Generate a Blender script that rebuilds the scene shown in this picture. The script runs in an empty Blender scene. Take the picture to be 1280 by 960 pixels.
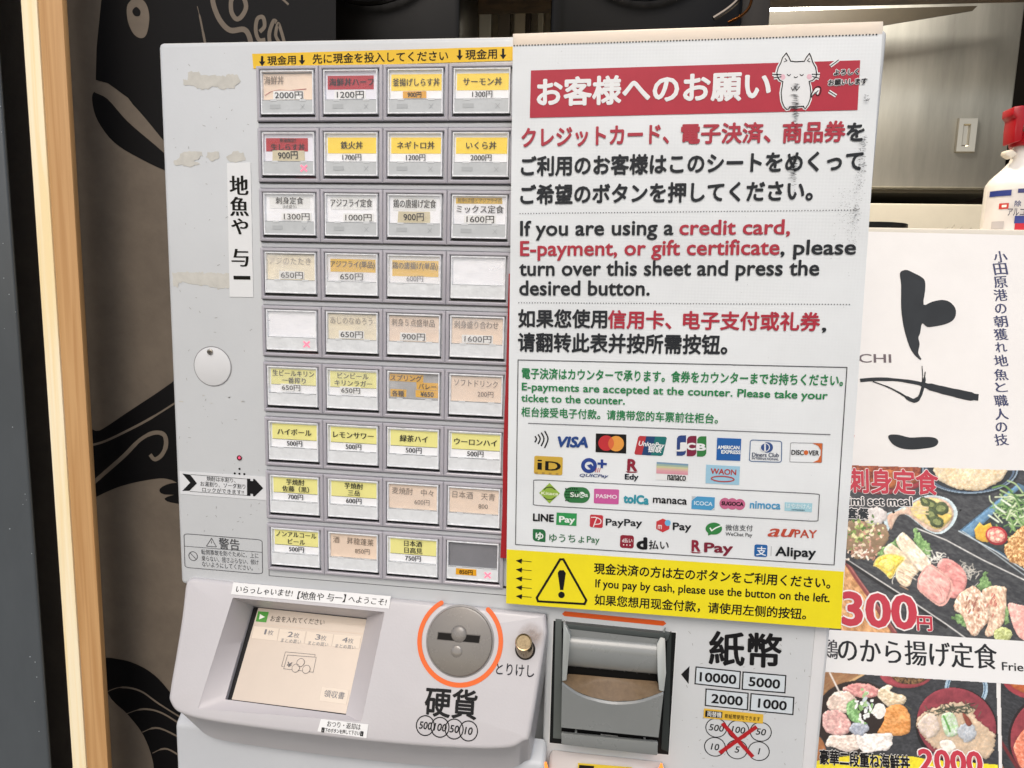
import bpy, bmesh, math, random
import numpy as np
from mathutils import Vector, Matrix, Euler

# ------------------------------------------------------------------ camera, world, lights
SC = bpy.context.scene
COL = SC.collection
OFF = Vector((0, 0, 1.5))            # the machine's first button row sits 1.5 m above the ground
FOC = 880.0                          # focal length in pixels of a 1280-wide picture
CAMP = Vector((0.22811956, -0.45059068, -0.13334816))
CE = Euler((1.42931284, -0.02620056, 0.1317009), 'XYZ')
CM = CE.to_matrix()
cam = bpy.data.cameras.new('camera'); cam.sensor_width = 36; cam.lens = FOC / 1280 * 36
cam.clip_start = 0.01; cam.clip_end = 200
cob = bpy.data.objects.new('camera', cam); COL.objects.link(cob)
cob.location = CAMP + OFF; cob.rotation_euler = CE; SC.camera = cob

SUN_EL, SUN_AZ = 46, 7               # soft sun behind the viewer's right shoulder
W = bpy.data.worlds.new('World'); SC.world = W; W.use_nodes = True
nt = W.node_tree; bg = nt.nodes['Background']
sky = nt.nodes.new('ShaderNodeTexSky'); sky.sky_type = 'NISHITA'; sky.sun_disc = False
sky.sun_elevation = math.radians(SUN_EL); sky.sun_rotation = math.radians(180 + SUN_AZ)
sky.dust_density = 4.0; sky.air_density = 1.0; sky.ozone_density = 0.6
nt.links.new(sky.outputs[0], bg.inputs[0]); bg.inputs[1].default_value = 0.13
sl = bpy.data.lights.new('sun', 'SUN'); sl.energy = 0.9; sl.angle = math.radians(30); sl.color = (1, 0.985, 0.96)
so = bpy.data.objects.new('sun', sl); COL.objects.link(so)
so.rotation_euler = (math.radians(90 - SUN_EL), 0, math.radians(SUN_AZ))
def area(name, loc, aim, size, power, color):
    l = bpy.data.lights.new(name, 'AREA'); l.shape = 'DISK'; l.size = size; l.energy = power; l.color = color
    o = bpy.data.objects.new(name, l); COL.objects.link(o); o.location = Vector(loc) + OFF
    o.rotation_euler = (Vector(aim) - Vector(loc)).to_track_quat('-Z', 'Y').to_euler(); return o
area('shop_lamp', (0.27, 0.283, 0.43), (0.28, .01, 0.0), 0.10, 6, (1, 0.82, 0.62))
area('kitchen_lamp', (0.47, 0.48, 0.36), (0.58, 0.62, 0.04), 0.12, 4.6, (1, 0.95, 0.86))
SC.view_settings.view_transform = 'Standard'; SC.view_settings.look = 'None'
SC.view_settings.exposure = 0.07; SC.view_settings.gamma = 1.0
try: SC.view_settings.use_curve_mapping = False
except Exception: pass
SC.cycles.max_bounces = 8; SC.cycles.transparent_max_bounces = 8

# ------------------------------------------------------------------ materials
def lin(h):
    r = [int(h[i:i + 2], 16) / 255 for i in (0, 2, 4)]
    return tuple((c / 12.92 if c <= .04045 else ((c + .055) / 1.055) ** 2.4) for c in r)
MC = {}
def M(hexc, rough=.5, var=.0, scale=60, metal=0, bump=0, bscale=400, emit=0, coat=0, stretch=(1, 1, 1), spec=.5, alpha=1, trans=0):
    key = (hexc, rough, var, scale, metal, bump, bscale, emit, coat, stretch, spec, alpha, trans)
    if key in MC: return MC[key]
    m = bpy.data.materials.new('m_' + hexc); m.use_nodes = True; t = m.node_tree
    b = t.nodes['Principled BSDF']; c = lin(hexc)
    if max(c) < .06 and not metal and not coat: spec = min(spec, .18)
    b.inputs['Base Color'].default_value = (*c, 1); b.inputs['Roughness'].default_value = rough
    b.inputs['Metallic'].default_value = metal; b.inputs['Specular IOR Level'].default_value = spec
    b.inputs['Coat Weight'].default_value = coat; b.inputs['Alpha'].default_value = alpha
    b.inputs['Coat Roughness'].default_value = .08
    if emit:
        b.inputs['Emission Color'].default_value = (*c, 1); b.inputs['Emission Strength'].default_value = emit
    if var or bump:
        tc = t.nodes.new('ShaderNodeTexCoord'); mp = t.nodes.new('ShaderNodeMapping'); mp.inputs['Scale'].default_value = stretch
        geo = t.nodes.new('ShaderNodeNewGeometry')
        t.links.new(geo.outputs['Position'], mp.inputs[0])
    if var:
        n = t.nodes.new('ShaderNodeTexNoise'); n.inputs['Scale'].default_value = scale; n.inputs['Detail'].default_value = 6
        n.inputs['Roughness'].default_value = .65
        t.links.new(mp.outputs[0], n.inputs['Vector'])
        r = t.nodes.new('ShaderNodeMapRange'); r.inputs[1].default_value = .3; r.inputs[2].default_value = .7
        r.inputs[3].default_value = 1 - var; r.inputs[4].default_value = 1 + var * .5
        t.links.new(n.outputs[0], r.inputs[0])
        mx = t.nodes.new('ShaderNodeVectorMath'); mx.operation = 'SCALE'; mx.inputs[0].default_value = c
        t.links.new(r.outputs[0], mx.inputs['Scale']); t.links.new(mx.outputs[0], b.inputs['Base Color'])
        rr = t.nodes.new('ShaderNodeMapRange'); rr.inputs[3].default_value = min(1, rough + .12); rr.inputs[4].default_value = max(0.02, rough - .08)
        t.links.new(n.outputs[0], rr.inputs[0]); t.links.new(rr.outputs[0], b.inputs['Roughness'])
    if bump:
        n2 = t.nodes.new('ShaderNodeTexNoise'); n2.inputs['Scale'].default_value = bscale; n2.inputs['Detail'].default_value = 3
        t.links.new(mp.outputs[0], n2.inputs['Vector'])
        bp = t.nodes.new('ShaderNodeBump'); bp.inputs['Strength'].default_value = bump; bp.inputs['Distance'].default_value = .001
        t.links.new(n2.outputs[0], bp.inputs['Height']); t.links.new(bp.outputs[0], b.inputs['Normal'])
    MC[key] = m; return m
def vinyl(name, hexc):
    """printed mesh vinyl: fine woven grid over a tinted sheet, with faint dirt"""
    m = M(hexc, .42, .05, 22).copy(); m.name = name; t = m.node_tree; b = t.nodes['Principled BSDF']
    geo = t.nodes.new('ShaderNodeNewGeometry'); sp = t.nodes.new('ShaderNodeSeparateXYZ'); t.links.new(geo.outputs['Position'], sp.inputs[0])
    h = []
    for ax in ('X', 'Z'):
        a = t.nodes.new('ShaderNodeMath'); a.operation = 'MULTIPLY'; a.inputs[1].default_value = 3300
        s = t.nodes.new('ShaderNodeMath'); s.operation = 'SINE'
        t.links.new(sp.outputs[ax], a.inputs[0]); t.links.new(a.outputs[0], s.inputs[0]); h.append(s)
    ad = t.nodes.new('ShaderNodeMath'); ad.operation = 'ADD'
    t.links.new(h[0].outputs[0], ad.inputs[0]); t.links.new(h[1].outputs[0], ad.inputs[1])
    bp = t.nodes.new('ShaderNodeBump'); bp.inputs['Strength'].default_value = .10; bp.inputs['Distance'].default_value = .0001
    t.links.new(ad.outputs[0], bp.inputs['Height']); big = t.nodes.new('ShaderNodeTexNoise'); big.inputs['Scale'].default_value = 7; big.inputs['Detail'].default_value = 2; t.links.new(geo.outputs['Position'], big.inputs['Vector'])
    b2 = t.nodes.new('ShaderNodeBump'); b2.inputs['Strength'].default_value = .5; b2.inputs['Distance'].default_value = .02; t.links.new(big.outputs[0], b2.inputs['Height'])
    t.links.new(b2.outputs[0], bp.inputs['Normal']); b.inputs['Coat Weight'].default_value = .25; b.inputs['Coat Roughness'].default_value = .3
    t.links.new(bp.outputs[0], b.inputs['Normal']); return m
def colattr():
    if 'ca' in MC: return MC['ca']
    m = bpy.data.materials.new('printed_photo'); m.use_nodes = True; t = m.node_tree; b = t.nodes['Principled BSDF']
    a = t.nodes.new('ShaderNodeAttribute'); a.attribute_name = 'Col'; t.links.new(a.outputs[0], b.inputs['Base Color'])
    b.inputs['Roughness'].default_value = .42; MC['ca'] = m; return m
def wood(name, c1, c2, ring):
    m = bpy.data.materials.new(name); m.use_nodes = True; t = m.node_tree; b = t.nodes['Principled BSDF']
    geo = t.nodes.new('ShaderNodeNewGeometry'); mp = t.nodes.new('ShaderNodeMapping'); mp.inputs['Scale'].default_value = (1, 1, .03)
    t.links.new(geo.outputs['Position'], mp.inputs[0])
    n = t.nodes.new('ShaderNodeTexNoise'); n.inputs['Scale'].default_value = ring; n.inputs['Detail'].default_value = 5; n.inputs['Distortion'].default_value = .6
    t.links.new(mp.outputs[0], n.inputs['Vector'])
    r = t.nodes.new('ShaderNodeValToRGB'); r.color_ramp.elements[0].position = .36; r.color_ramp.elements[1].position = .62
    r.color_ramp.elements[0].color = (*lin(c1), 1); r.color_ramp.elements[1].color = (*lin(c2), 1)
    t.links.new(n.outputs[0], r.inputs[0]); t.links.new(r.outputs[0], b.inputs['Base Color']); b.inputs['Roughness'].default_value = .6
    bp = t.nodes.new('ShaderNodeBump'); bp.inputs['Strength'].default_value = .25; bp.inputs['Distance'].default_value = .001
    t.links.new(n.outputs[0], bp.inputs['Height']); t.links.new(bp.outputs[0], b.inputs['Normal']); return m
def clear_plastic(glare=0.):
    """scratched clear cover; haze = how strongly washed-out reflection is put in as white"""
    if ('cp', glare) in MC: return MC[('cp', glare)]
    m = bpy.data.materials.new('clear_plastic'); m.use_nodes = True; t = m.node_tree; b = t.nodes['Principled BSDF']
    tr = t.nodes.new('ShaderNodeBsdfTransparent'); mx = t.nodes.new('ShaderNodeMixShader'); fr = t.nodes.new('ShaderNodeLayerWeight'); fr.inputs[0].default_value = .12
    geo = t.nodes.new('ShaderNodeNewGeometry'); n = t.nodes.new('ShaderNodeTexNoise'); n.inputs['Scale'].default_value = 70; n.inputs['Detail'].default_value = 5
    mp = t.nodes.new('ShaderNodeMapping'); mp.inputs['Scale'].default_value = (.6, 1, 1.6); t.links.new(geo.outputs['Position'], mp.inputs[0]); t.links.new(mp.outputs[0], n.inputs['Vector'])
    bp = t.nodes.new('ShaderNodeBump'); bp.inputs['Strength'].default_value = .5; bp.inputs['Distance'].default_value = .0010
    t.links.new(n.outputs[0], bp.inputs['Height'])
    b.inputs['Base Color'].default_value = (.95, .95, .97, 1); b.inputs['Roughness'].default_value = .10; b.inputs['Metallic'].default_value = 1
    t.links.new(bp.outputs[0], b.inputs['Normal'])
    ad = t.nodes.new('ShaderNodeMath'); ad.operation = 'ADD'; ad.inputs[1].default_value = .04; t.links.new(fr.outputs['Facing'], ad.inputs[0])
    t.links.new(ad.outputs[0], mx.inputs[0]); t.links.new(tr.outputs[0], mx.inputs[1]); t.links.new(b.outputs[0], mx.inputs[2]); out = mx
    if glare:
        df = t.nodes.new('ShaderNodeBsdfDiffuse'); df.inputs[0].default_value = (.9, .91, .93, 1); m2 = t.nodes.new('ShaderNodeMixShader')
        r = t.nodes.new('ShaderNodeMapRange'); r.inputs[1].default_value = .3; r.inputs[2].default_value = .7; r.inputs[3].default_value = glare * .6; r.inputs[4].default_value = glare * 1.6
        t.links.new(n.outputs[0], r.inputs[0]); t.links.new(r.outputs[0], m2.inputs[0]); t.links.new(mx.outputs[0], m2.inputs[1]); t.links.new(df.outputs[0], m2.inputs[2]); out = m2
    t.links.new(out.outputs[0], t.nodes['Material Output'].inputs[0]); MC[('cp', glare)] = m; return m

# ------------------------------------------------------------------ object helpers
WL = {}                               # world location of every object (nothing is rotated)
def mk(name, verts, faces, mat, parent=None, smooth=False, bevel=0, seg=2, auto=None):
    V = [Vector(v) for v in verts]
    lo = Vector([min(v[i] for v in V) for i in range(3)]); hi = Vector([max(v[i] for v in V) for i in range(3)])
    c = (lo + hi) / 2
    if parent is None: c.z = lo.z
    me = bpy.data.meshes.new(name); me.from_pydata([tuple(v - c) for v in V], [], faces)
    if bevel:
        bm = bmesh.new(); bm.from_mesh(me); bmesh.ops.recalc_face_normals(bm, faces=bm.faces)
        ed = [e for e in bm.edges if len(e.link_faces) == 2 and e.calc_face_angle(0) > .5]
        bmesh.ops.bevel(bm, geom=ed, offset=bevel, segments=seg, profile=.5, affect='EDGES', clamp_overlap=True)
        bm.to_mesh(me); bm.free()
    me.materials.append(mat)
    if smooth or bevel:
        me.polygons.foreach_set('use_smooth', [True] * len(me.polygons))
        try: me.set_sharp_from_angle(angle=math.radians(auto or 40))
        except Exception: pass
    me.update()
    o = bpy.data.objects.new(name, me); COL.objects.link(o)
    wl = c + OFF; WL[o.name] = wl
    if parent is not None: o.parent = parent; o.location = wl - WL[parent.name]
    else: o.location = wl
    return o
def tag(o, label=None, cat=None, group=None, kind=None):
    if label: o['label'] = label
    if cat: o['category'] = cat
    if group: o['group'] = group
    if kind: o['kind'] = kind
    return o
def thing(name, loc, label, cat, group=None):
    o = bpy.data.objects.new(name, None); o.empty_display_size = .05; COL.objects.link(o)
    o.location = Vector(loc) + OFF; WL[o.name] = o.location.copy(); return tag(o, label, cat, group)
class G:
    def __init__(s): s.v = []; s.f = []
    def add(s, vs, fs):
        b = len(s.v); s.v += [tuple(v) for v in vs]; s.f += [tuple(i + b for i in f) for f in fs]; return s
    def box(s, x0, x1, y0, y1, z0, z1):
        vs = [(x, y, z) for x in (x0, x1) for y in (y0, y1) for z in (z0, z1)]
        return s.add(vs, [(0, 1, 3, 2), (4, 6, 7, 5), (0, 4, 5, 1), (2, 3, 7, 6), (0, 2, 6, 4), (1, 5, 7, 3)])
    def loft(s, loops, cap0=True, cap1=True):
        n = len(loops[0]); vs = [p for l in loops for p in l]; fs = []
        for k in range(len(loops) - 1):
            for i in range(n):
                j = (i + 1) % n; fs.append((k * n + i, k * n + j, (k + 1) * n + j, (k + 1) * n + i))
        if cap0: fs.append(tuple(range(n))[::-1])
        if cap1: fs.append(tuple((len(loops) - 1) * n + i for i in range(n)))
        return s.add(vs, fs)
    def tube(s, pts, r, n=8):
        loops = []
        for i, p in enumerate(pts):
            p = Vector(p); a = Vector(pts[max(0, i - 1)]); b = Vector(pts[min(len(pts) - 1, i + 1)]); d = (b - a).normalized()
            u = d.cross(Vector((0, 0, 1))); u = u.normalized() if u.length > 1e-4 else Vector((1, 0, 0)); w = d.cross(u)
            rr = r[i] if isinstance(r, (list, tuple)) else r
            loops.append([p + (u * math.cos(2 * math.pi * k / n) + w * math.sin(2 * math.pi * k / n)) * rr for k in range(n)])
        return s.loft(loops)
    def build(s, name, mat, parent=None, **k): return mk(name, s.v, s.f, mat, parent, **k)

def ray(u, v): return CM @ Vector(((u - 640) / FOC, -(v - 480) / FOC, -1))
class Pl:
    """a real plane in the place: origin, across and up axes; h lifts along its normal (towards the front)"""
    def __init__(s, P, ux, uz): s.P = Vector(P); s.ux = Vector(ux).normalized(); s.uz = Vector(uz).normalized(); s.n = s.ux.cross(s.uz)
    def hit(s, u, v, h=0):
        d = ray(u, v); P = s.P + s.n * h; t = (P - CAMP).dot(s.n) / d.dot(s.n); q = CAMP + d * t - P
        return Vector((q.dot(s.ux), q.dot(s.uz)))
    def pt(s, a, b, h=0): return s.P + s.ux * a + s.uz * b + s.n * h
def tilt(P, deg):
    a = math.radians(deg); return Pl(P, (1, 0, 0), (0, math.sin(a), math.cos(a)))
L1 = 0.0001                            # one printing layer

def cr(pts, n=6, closed=False):
    """smooth curve through the points"""
    P = [Vector(p) for p in pts]; out = []; N = len(P)
    rng = range(N) if closed else range(N - 1)
    for i in rng:
        p0 = P[(i - 1) % N] if closed else P[max(i - 1, 0)]; p1 = P[i]; p2 = P[(i + 1) % N]; p3 = P[(i + 2) % N] if closed else P[min(i + 2, N - 1)]
        for k in range(n):
            t = k / n; out.append(.5 * ((2 * p1) + (p2 - p0) * t + (2 * p0 - 5 * p1 + 4 * p2 - p3) * t * t + (3 * p1 - p0 - 3 * p2 + p3) * t ** 3))
    if not closed: out.append(P[-1])
    return out
def prism(pl, st, h0, h1, mat, name, parent, **k):
    """flat piece with the outline st (in plane units) from height h0 to h1"""
    n = len(st); vs = [pl.pt(p[0], p[1], h1) for p in st] + [pl.pt(p[0], p[1], h0) for p in st]
    fs = [tuple(range(n)), tuple(range(2 * n - 1, n - 1, -1))] + [(i, i + n, (i + 1) % n + n, (i + 1) % n) for i in range(n)]
    return mk(name, vs, fs, mat, parent, **k)
def flat(pl, st, h, mat, name, parent):
    return mk(name, [pl.pt(p[0], p[1], h) for p in st], [tuple(range(len(st)))], mat, parent)
def px(pl, pts): return [pl.hit(*p) for p in pts]
def sticker(pl, pts, h, mat, name, parent, th=.0002): return prism(pl, px(pl, pts), h, h + th, mat, name, parent)
def fill(pl, pts, h, mat, name, parent, smooth=0, closed=True):
    st = px(pl, pts)
    if smooth: st = cr(st, smooth, True)
    return flat(pl, st, h, mat, name, parent)
def strip(st, w, closed=False):
    """mitred band along a path; w is a width or a list of widths"""
    n = len(st); L = []; R = []
    for i in range(n):
        a = st[(i - 1) % n] if (closed or i) else st[0]; b = st[(i + 1) % n] if (closed or i < n - 1) else st[-1]
        d1 = (st[i] - a); d2 = (b - st[i]); d1 = d1.normalized() if d1.length else d2.normalized(); d2 = d2.normalized() if d2.length else d1
        d = (d1 + d2); d = d.normalized() if d.length > 1e-6 else d1
        nrm = Vector((-d.y, d.x)); k = max(.45, abs(nrm.dot(Vector((-d1.y, d1.x))))); ww = (w[min(i * len(w) // n, len(w) - 1)] if isinstance(w, list) else w) / 2 / k
        L.append(st[i] + nrm * ww); R.append(st[i] - nrm * ww)
    m = n if closed else n - 1
    return L + R, [(i, (i + 1) % n, (i + 1) % n + n, i + n) for i in range(m)]
def line(pl, pts, wpx, h, mat, name, parent, closed=False, smooth=0, st=None, w=None):
    s = st if st is not None else px(pl, pts)
    if smooth: s = cr(s, smooth, closed)
    if w is None: w = [x * UP for x in wpx] if isinstance(wpx, list) else wpx * UP
    v, f = strip(s, w, closed)
    return mk(name, [pl.pt(p[0], p[1], h) for p in v], f, mat, parent)
UP = 0.00056                            # metres per picture pixel near the front of the machine
def rrect(x0, y0, x1, y1, r, n=5, rs=None):
    rs = rs or (r, r, r, r); out = []
    for (cx, cy, a, rr) in ((x1, y1, 0, rs[0]), (x0, y1, 90, rs[1]), (x0, y0, 180, rs[2]), (x1, y0, 270, rs[3])):
        sx = -1 if cx == x1 else 1; sy = -1 if cy == y1 else 1; c = (cx + sx * rr, cy + sy * rr)
        for k in range(n + 1):
            t = math.radians(a + 90 * k / n); out.append(Vector((c[0] + rr * math.cos(t), c[1] + rr * math.sin(t))))
    return out
def qmap(pl, quad, uv):
    """points of the unit square (u right, v down) inside a picture quad TL,TR,BR,BL -> plane units"""
    a, b, c, d = px(pl, quad); return [(a * (1 - u) + b * u) * (1 - v) + (d * (1 - u) + c * u) * v for u, v in uv]
def rquad(pl, quad, r=.12, n=4, asp=1.):
    pts = rrect(0, 0, 1, 1, r, n); return qmap(pl, quad, [(min(max(p.x, 0), 1), min(max(.5 + (p.y - .5), 0), 1)) for p in pts])
def ell(c, rx, ry, n=28, a0=0, a1=360): return [Vector((c[0] + rx * math.cos(math.radians(a0 + (a1 - a0) * k / n)), c[1] + ry * math.sin(math.radians(a0 + (a1 - a0) * k / n)))) for k in range(n + (0 if a1 - a0 == 360 else 1))]

# ------------------------------------------------------------------ lettering
TX = {}
def glyphs(body, spacing=1., res=3, align='LEFT', lsp=1.):
    key = (body, spacing, align, lsp)
    if key in TX: return TX[key]
    c = bpy.data.curves.new('t', 'FONT'); c.body = body; c.size = 1; c.resolution_u = res; c.space_character = spacing; c.align_x = align; c.space_line = lsp
    o = bpy.data.objects.new('t', c); COL.objects.link(o)
    dg = bpy.context.evaluated_depsgraph_get(); m = bpy.data.meshes.new_from_object(o.evaluated_get(dg))
    v = np.zeros(len(m.vertices) * 3); m.vertices.foreach_get('co', v); v = v.reshape(-1, 3)[:, :2]
    f = [tuple(p.vertices) for p in m.polygons]
    bpy.data.meshes.remove(m); bpy.data.objects.remove(o); bpy.data.curves.remove(c)
    TX[key] = (v, f); return TX[key]
def refbox(ch): v, _ = glyphs(ch); return v[:, 1].min(), v[:, 1].max()
OFFS = {0: [(0, 0)], 's': [(-1, 0), (1, 0)], 'b': [(-.7, -.7), (.7, -.7), (-.7, .7), (.7, .7)], 'B': [(-.7, -.7), (.7, -.7), (-.7, .7), (.7, .7), (0, 1), (0, -1), (1, 0), (-1, 0)]}
def letter(pl, body, o, dx, ex, ey, h, mat, name, parent, kind='b', w=.02, shear=0, spacing=1., align='LEFT', lsp=1., x0=None):
    """o = plane point of the lettering's left end on its foot line, ex = scale across, ey = scale up"""
    v, f = glyphs(body, spacing, 3, align, lsp)
    if not len(v): return None
    n = len(v); X = v[:, 0] - (v[:, 0].min() if x0 is None else x0); Y = v[:, 1]; up = Vector((-dx.y, dx.x)); vs = []; fs = []
    for k, (a, b) in enumerate(OFFS[kind]):
        hh = h + k * 1.5e-5; base = pl.pt(o[0], o[1], hh)
        A = pl.ux * dx.x + pl.uz * dx.y; B = pl.ux * up.x + pl.uz * up.y
        xs = (X + a * w + shear * Y) * ex; ys = (Y + b * w) * ey
        P = np.outer(xs, np.array(A)) + np.outer(ys, np.array(B)) + np.array(base)
        vs += P.tolist(); fs += [tuple(i + k * n for i in q) for q in f]
    return mk(name, vs, fs, mat, parent)
def txt(pl, body, L, R, H, mat, parent, h=3 * L1, ref='国', kind='b', w=.02, shear=0, name='lettering', spacing=1., up=None):
    """lettering whose feet run from picture point L to R; H = height there in picture pixels"""
    a, b = pl.hit(*L), pl.hit(*R); d = b - a; wd = d.length; d.normalize()
    t = pl.hit(L[0], L[1] - H); hm = abs((t - a).dot(Vector((-d.y, d.x))))
    v, _ = glyphs(body, spacing); lo, hi = refbox(ref); ey = hm / (hi - lo); ex = wd / max(1e-6, v[:, 0].max() - v[:, 0].min())
    o = a - Vector((-d.y, d.x)) * lo * ey
    return letter(pl, body, o, d, ex, ey, h, mat, name, parent, kind, w, shear, spacing)
def tmid(pl, body, cx, cy, em, mat, parent, h, maxw=None, kind='b', w=.018, ang=0, shear=0, name='lettering', anchor=.5, sx=1., lsp=1.):
    """lettering centred on a plane point with a true letter size"""
    v, _ = glyphs(body, 1., 3, 'CENTER' if '\n' in body else 'LEFT', lsp); x0, x1 = v[:, 0].min(), v[:, 0].max(); y0, y1 = v[:, 1].min(), v[:, 1].max()
    ex = em * sx
    if maxw and (x1 - x0) * ex > maxw: ex = maxw / (x1 - x0)
    d = Vector((math.cos(math.radians(ang)), math.sin(math.radians(ang)))); up = Vector((-d.y, d.x))
    o = Vector((cx, cy)) - d * (x1 - x0) * ex * anchor - up * (y0 + y1) / 2 * em
    return letter(pl, body, o, d, ex, em, h, mat, name, parent, kind, w, shear, align='CENTER' if '\n' in body else 'LEFT', lsp=lsp)
def zt(ox, oy, s): return lambda x, y: (ox + x / s, oy + y / s)

INK = M('1a1a1c', .45)
SH = M('2d3034', .42)                 # sheet's near-black print
FACE = tilt((0, 0, 0), 0)
random.seed(4)

# ================================================================== SETTING
g = G().box(-6, 6, -8, 6, -1.52, -1.5); tag(g.build('ground', M('8a8781', .8, .25, 9, bump=.4, bscale=60)), kind='structure')
PLA = M('4c443a', .7, .15, 5)
tag(G().box(-1.2, 2.2, 1.35, 1.4, -1.498, 1.3).build('added_back_wall', M('2a241e', .8, .2, 6)), kind='structure')  # added behind the shop to keep sky light out of it
tag(G().box(-1.2, 2.2, .10, 1.35, .85, .9).build('added_ceiling', M('241e18', .8, .2, 6)), kind='structure')  # unseen, added to keep the sky off the shop's inside
tag(G().box(-1.25, -1.2, .30, 1.4, -1.498, .9).build('side_wall', M('2a241e', .8, .2, 6)), kind='structure')
tag(G().box(2.2, 2.25, .30, 1.4, -1.498, .9).build('side_wall', M('2a241e', .8, .2, 6)), kind='structure')
WOODD = wood('dark_beam', '3a2c1c', '57432c', 60)
tag(G().box(-.6, 1.6, .40, .45, .190, .52).build('wooden_beam', WOODD, bevel=.003), 'dark brown wooden beam running across above the machine and behind the black fans', 'beam')

# steel post and timber strips at the left
HP = lambda u, y: tilt((0, y, 0), 0).hit(u, 480).x
tag(G().box(-.75, HP(26.5, .09), .09, .0945, -1.498, .6).build('steel_post', M('4d5357', .42, .18, 14, metal=.0, coat=.3, stretch=(1, 1, .4)), bevel=.0022, seg=3),
    'dark grey painted steel post with a shiny edge at the far left', 'post')
pst = [o for o in bpy.data.objects if o.name.startswith('steel_post')][0]
g = G(); rng = random.Random(3)
for i in range(26):
    x = HP(26.5, .09) - abs(rng.gauss(.002, .012)); z = rng.uniform(-.6, .12); g.box(x - rng.uniform(.0001, .0004), x + rng.uniform(.0001, .0005), .0897, .0901, z - rng.uniform(.0001, .0005), z + rng.uniform(.0001, .0006))
g.build('paint_chip', M('b4bcc0', .6), pst)['kind'] = 'stuff'
WB = wood('pine_lit', 'fae4b0', 'fff2d0', 150); WC = wood('pine_brown', 'ba8c58', 'cba06c', 170)  # first strip's pale tone has the warm light on it painted in
g = G(); n = 40; rng = random.Random(3)
z0, z1 = -1.498, .6; lo = []; 
YS = .100
g.box(HP(58, YS), HP(76.6, YS), YS, YS + .0065, z0, z1)
tag(g.build('wooden_strip', WB, bevel=.0008), 'pale yellow pine strip with lamplight in its colour, beside the steel post', 'wood strip', 'pine strips beside the fish print')
g = G().box(HP(77.4, YS), HP(105.5, YS), YS + .0006, YS + .0065, z0, z1)
tag(g.build('wooden_strip', WC, bevel=.0008), 'orange brown pine strip, the darker one next to the fish print board', 'wood strip', 'pine strips beside the fish print')
tag(G().box(-.50, HP(60, .16), .160, .18, z0, z1).build('dark_jamb', M('3a332d', .7, .2, 12)), 'dark brown recessed jamb between the steel post and the pale pine strip', 'jamb')

# board with the black fish print
CY = .155
BRD = tilt((0, CY, 0), 0)
board = tag(G().box(-.50, BRD.hit(357, 30).x, CY, CY + .02, -1.498, .6).build('fish_print_board', M('6a6054', .7, .2, 26, bump=.15, bscale=300)),
            'taupe board printed with large black fish shapes behind the machine', 'board')
BK = M('09090b', .55)
def inkb(pts, sm=6, h=3 * L1, mat=BK, name='print'): return fill(BRD, pts, h, mat, name, board, sm)
TAU = M('6a6054', .7, .2, 26)
# upper fish head: straight left edge, round belly, mouth line in board colour
inkb([(128, -40), (127, 0), (121, 60), (120, 100), (135, 104), (160, 122), (200, 176), (230, 215), (420, 215), (420, -40)], 0)
inkb([(117, 116), (127, 116), (145, 132), (180, 163), (215, 192), (260, 222), (260, 225), (215, 216), (175, 198), (143, 178), (123, 152), (116, 130)], 4)
fill(BRD, [(120, 103), (132, 104), (150, 115), (175, 140), (205, 176), (230, 205), (225, 208), (195, 182), (160, 152), (135, 124), (117, 114)], 5 * L1, TAU, 'print', board, 4)
inkb([(172, -3), (183, 5), (187, 22), (184, 42), (177, 48), (167, 42), (160, 25), (160, 6)], 5, 5 * L1, TAU)
inkb([(171, 9), (176, 14), (175, 20), (169, 20), (166, 14)], 5, 7 * L1)
# brush lettering over the dark part
def brush(pts, w, sm=6, mat=None, h=5 * L1): return line(BRD, pts, w, h, mat or TAU, 'lettering', board, smooth=sm)
brush([(247, 8), (251, 25), (258, 60)], [1, 3, 4])
brush([(303, -8), (308, 8), (303, 20), (296, 24), (290, 16), (289, 4), (291, -4)], 7)
brush([(266, -10), (267, 5), (275, 25), (288, 38), (305, 37), (312, 46), (315, 62)], 8)
brush([(325, 40), (331, 33), (329, 22), (322, 24), (320, 38), (324, 50), (332, 50)], 6)
brush([(338, 56), (337, 42), (342, 27), (346, 28)], 6)
brush([(356, 54), (352, 40), (348, 30), (345, 44), (350, 54)], 5)
brush([(350, -4), (361, 6)], 3)
# middle tail: dark band with curls
inkb([(108, 541), (125, 538), (160, 515), (215, 478), (260, 440), (260, 545), (260, 620), (215, 600), (190, 599), (150, 608), (118, 622), (112, 624)], 5)
brush([(110, 557), (130, 552), (160, 538), (190, 522), (225, 500)], [4, 4, 4, 3])
brush([(113, 607), (130, 592), (155, 570), (175, 550), (192, 541), (205, 543), (208, 555), (203, 568), (194, 574), (188, 568)], [7, 7, 7, 6, 7, 8, 8, 7, 7, 7])
inkb([(200, 611), (214, 604), (240, 604), (240, 616), (206, 618)], 3)
inkb([(206, 623), (220, 618), (240, 618), (240, 630), (214, 628)], 3)
# lower tail: fan of black feathers
inkb([(128, 826), (150, 824), (175, 832), (198, 848), (225, 880), (250, 905), (250, 1000), (196, 1000), (192, 955), (180, 920), (160, 893), (136, 868)], 5)
for p in ([(131, 866), (150, 859), (175, 863), (200, 880), (240, 905)], [(158, 892), (180, 886), (205, 892), (240, 915)], [(178, 915), (200, 910), (240, 930)], [(191, 941), (210, 936), (240, 955)]):
    brush(p, [1.5, 3.5, 3.5, 3])

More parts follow.
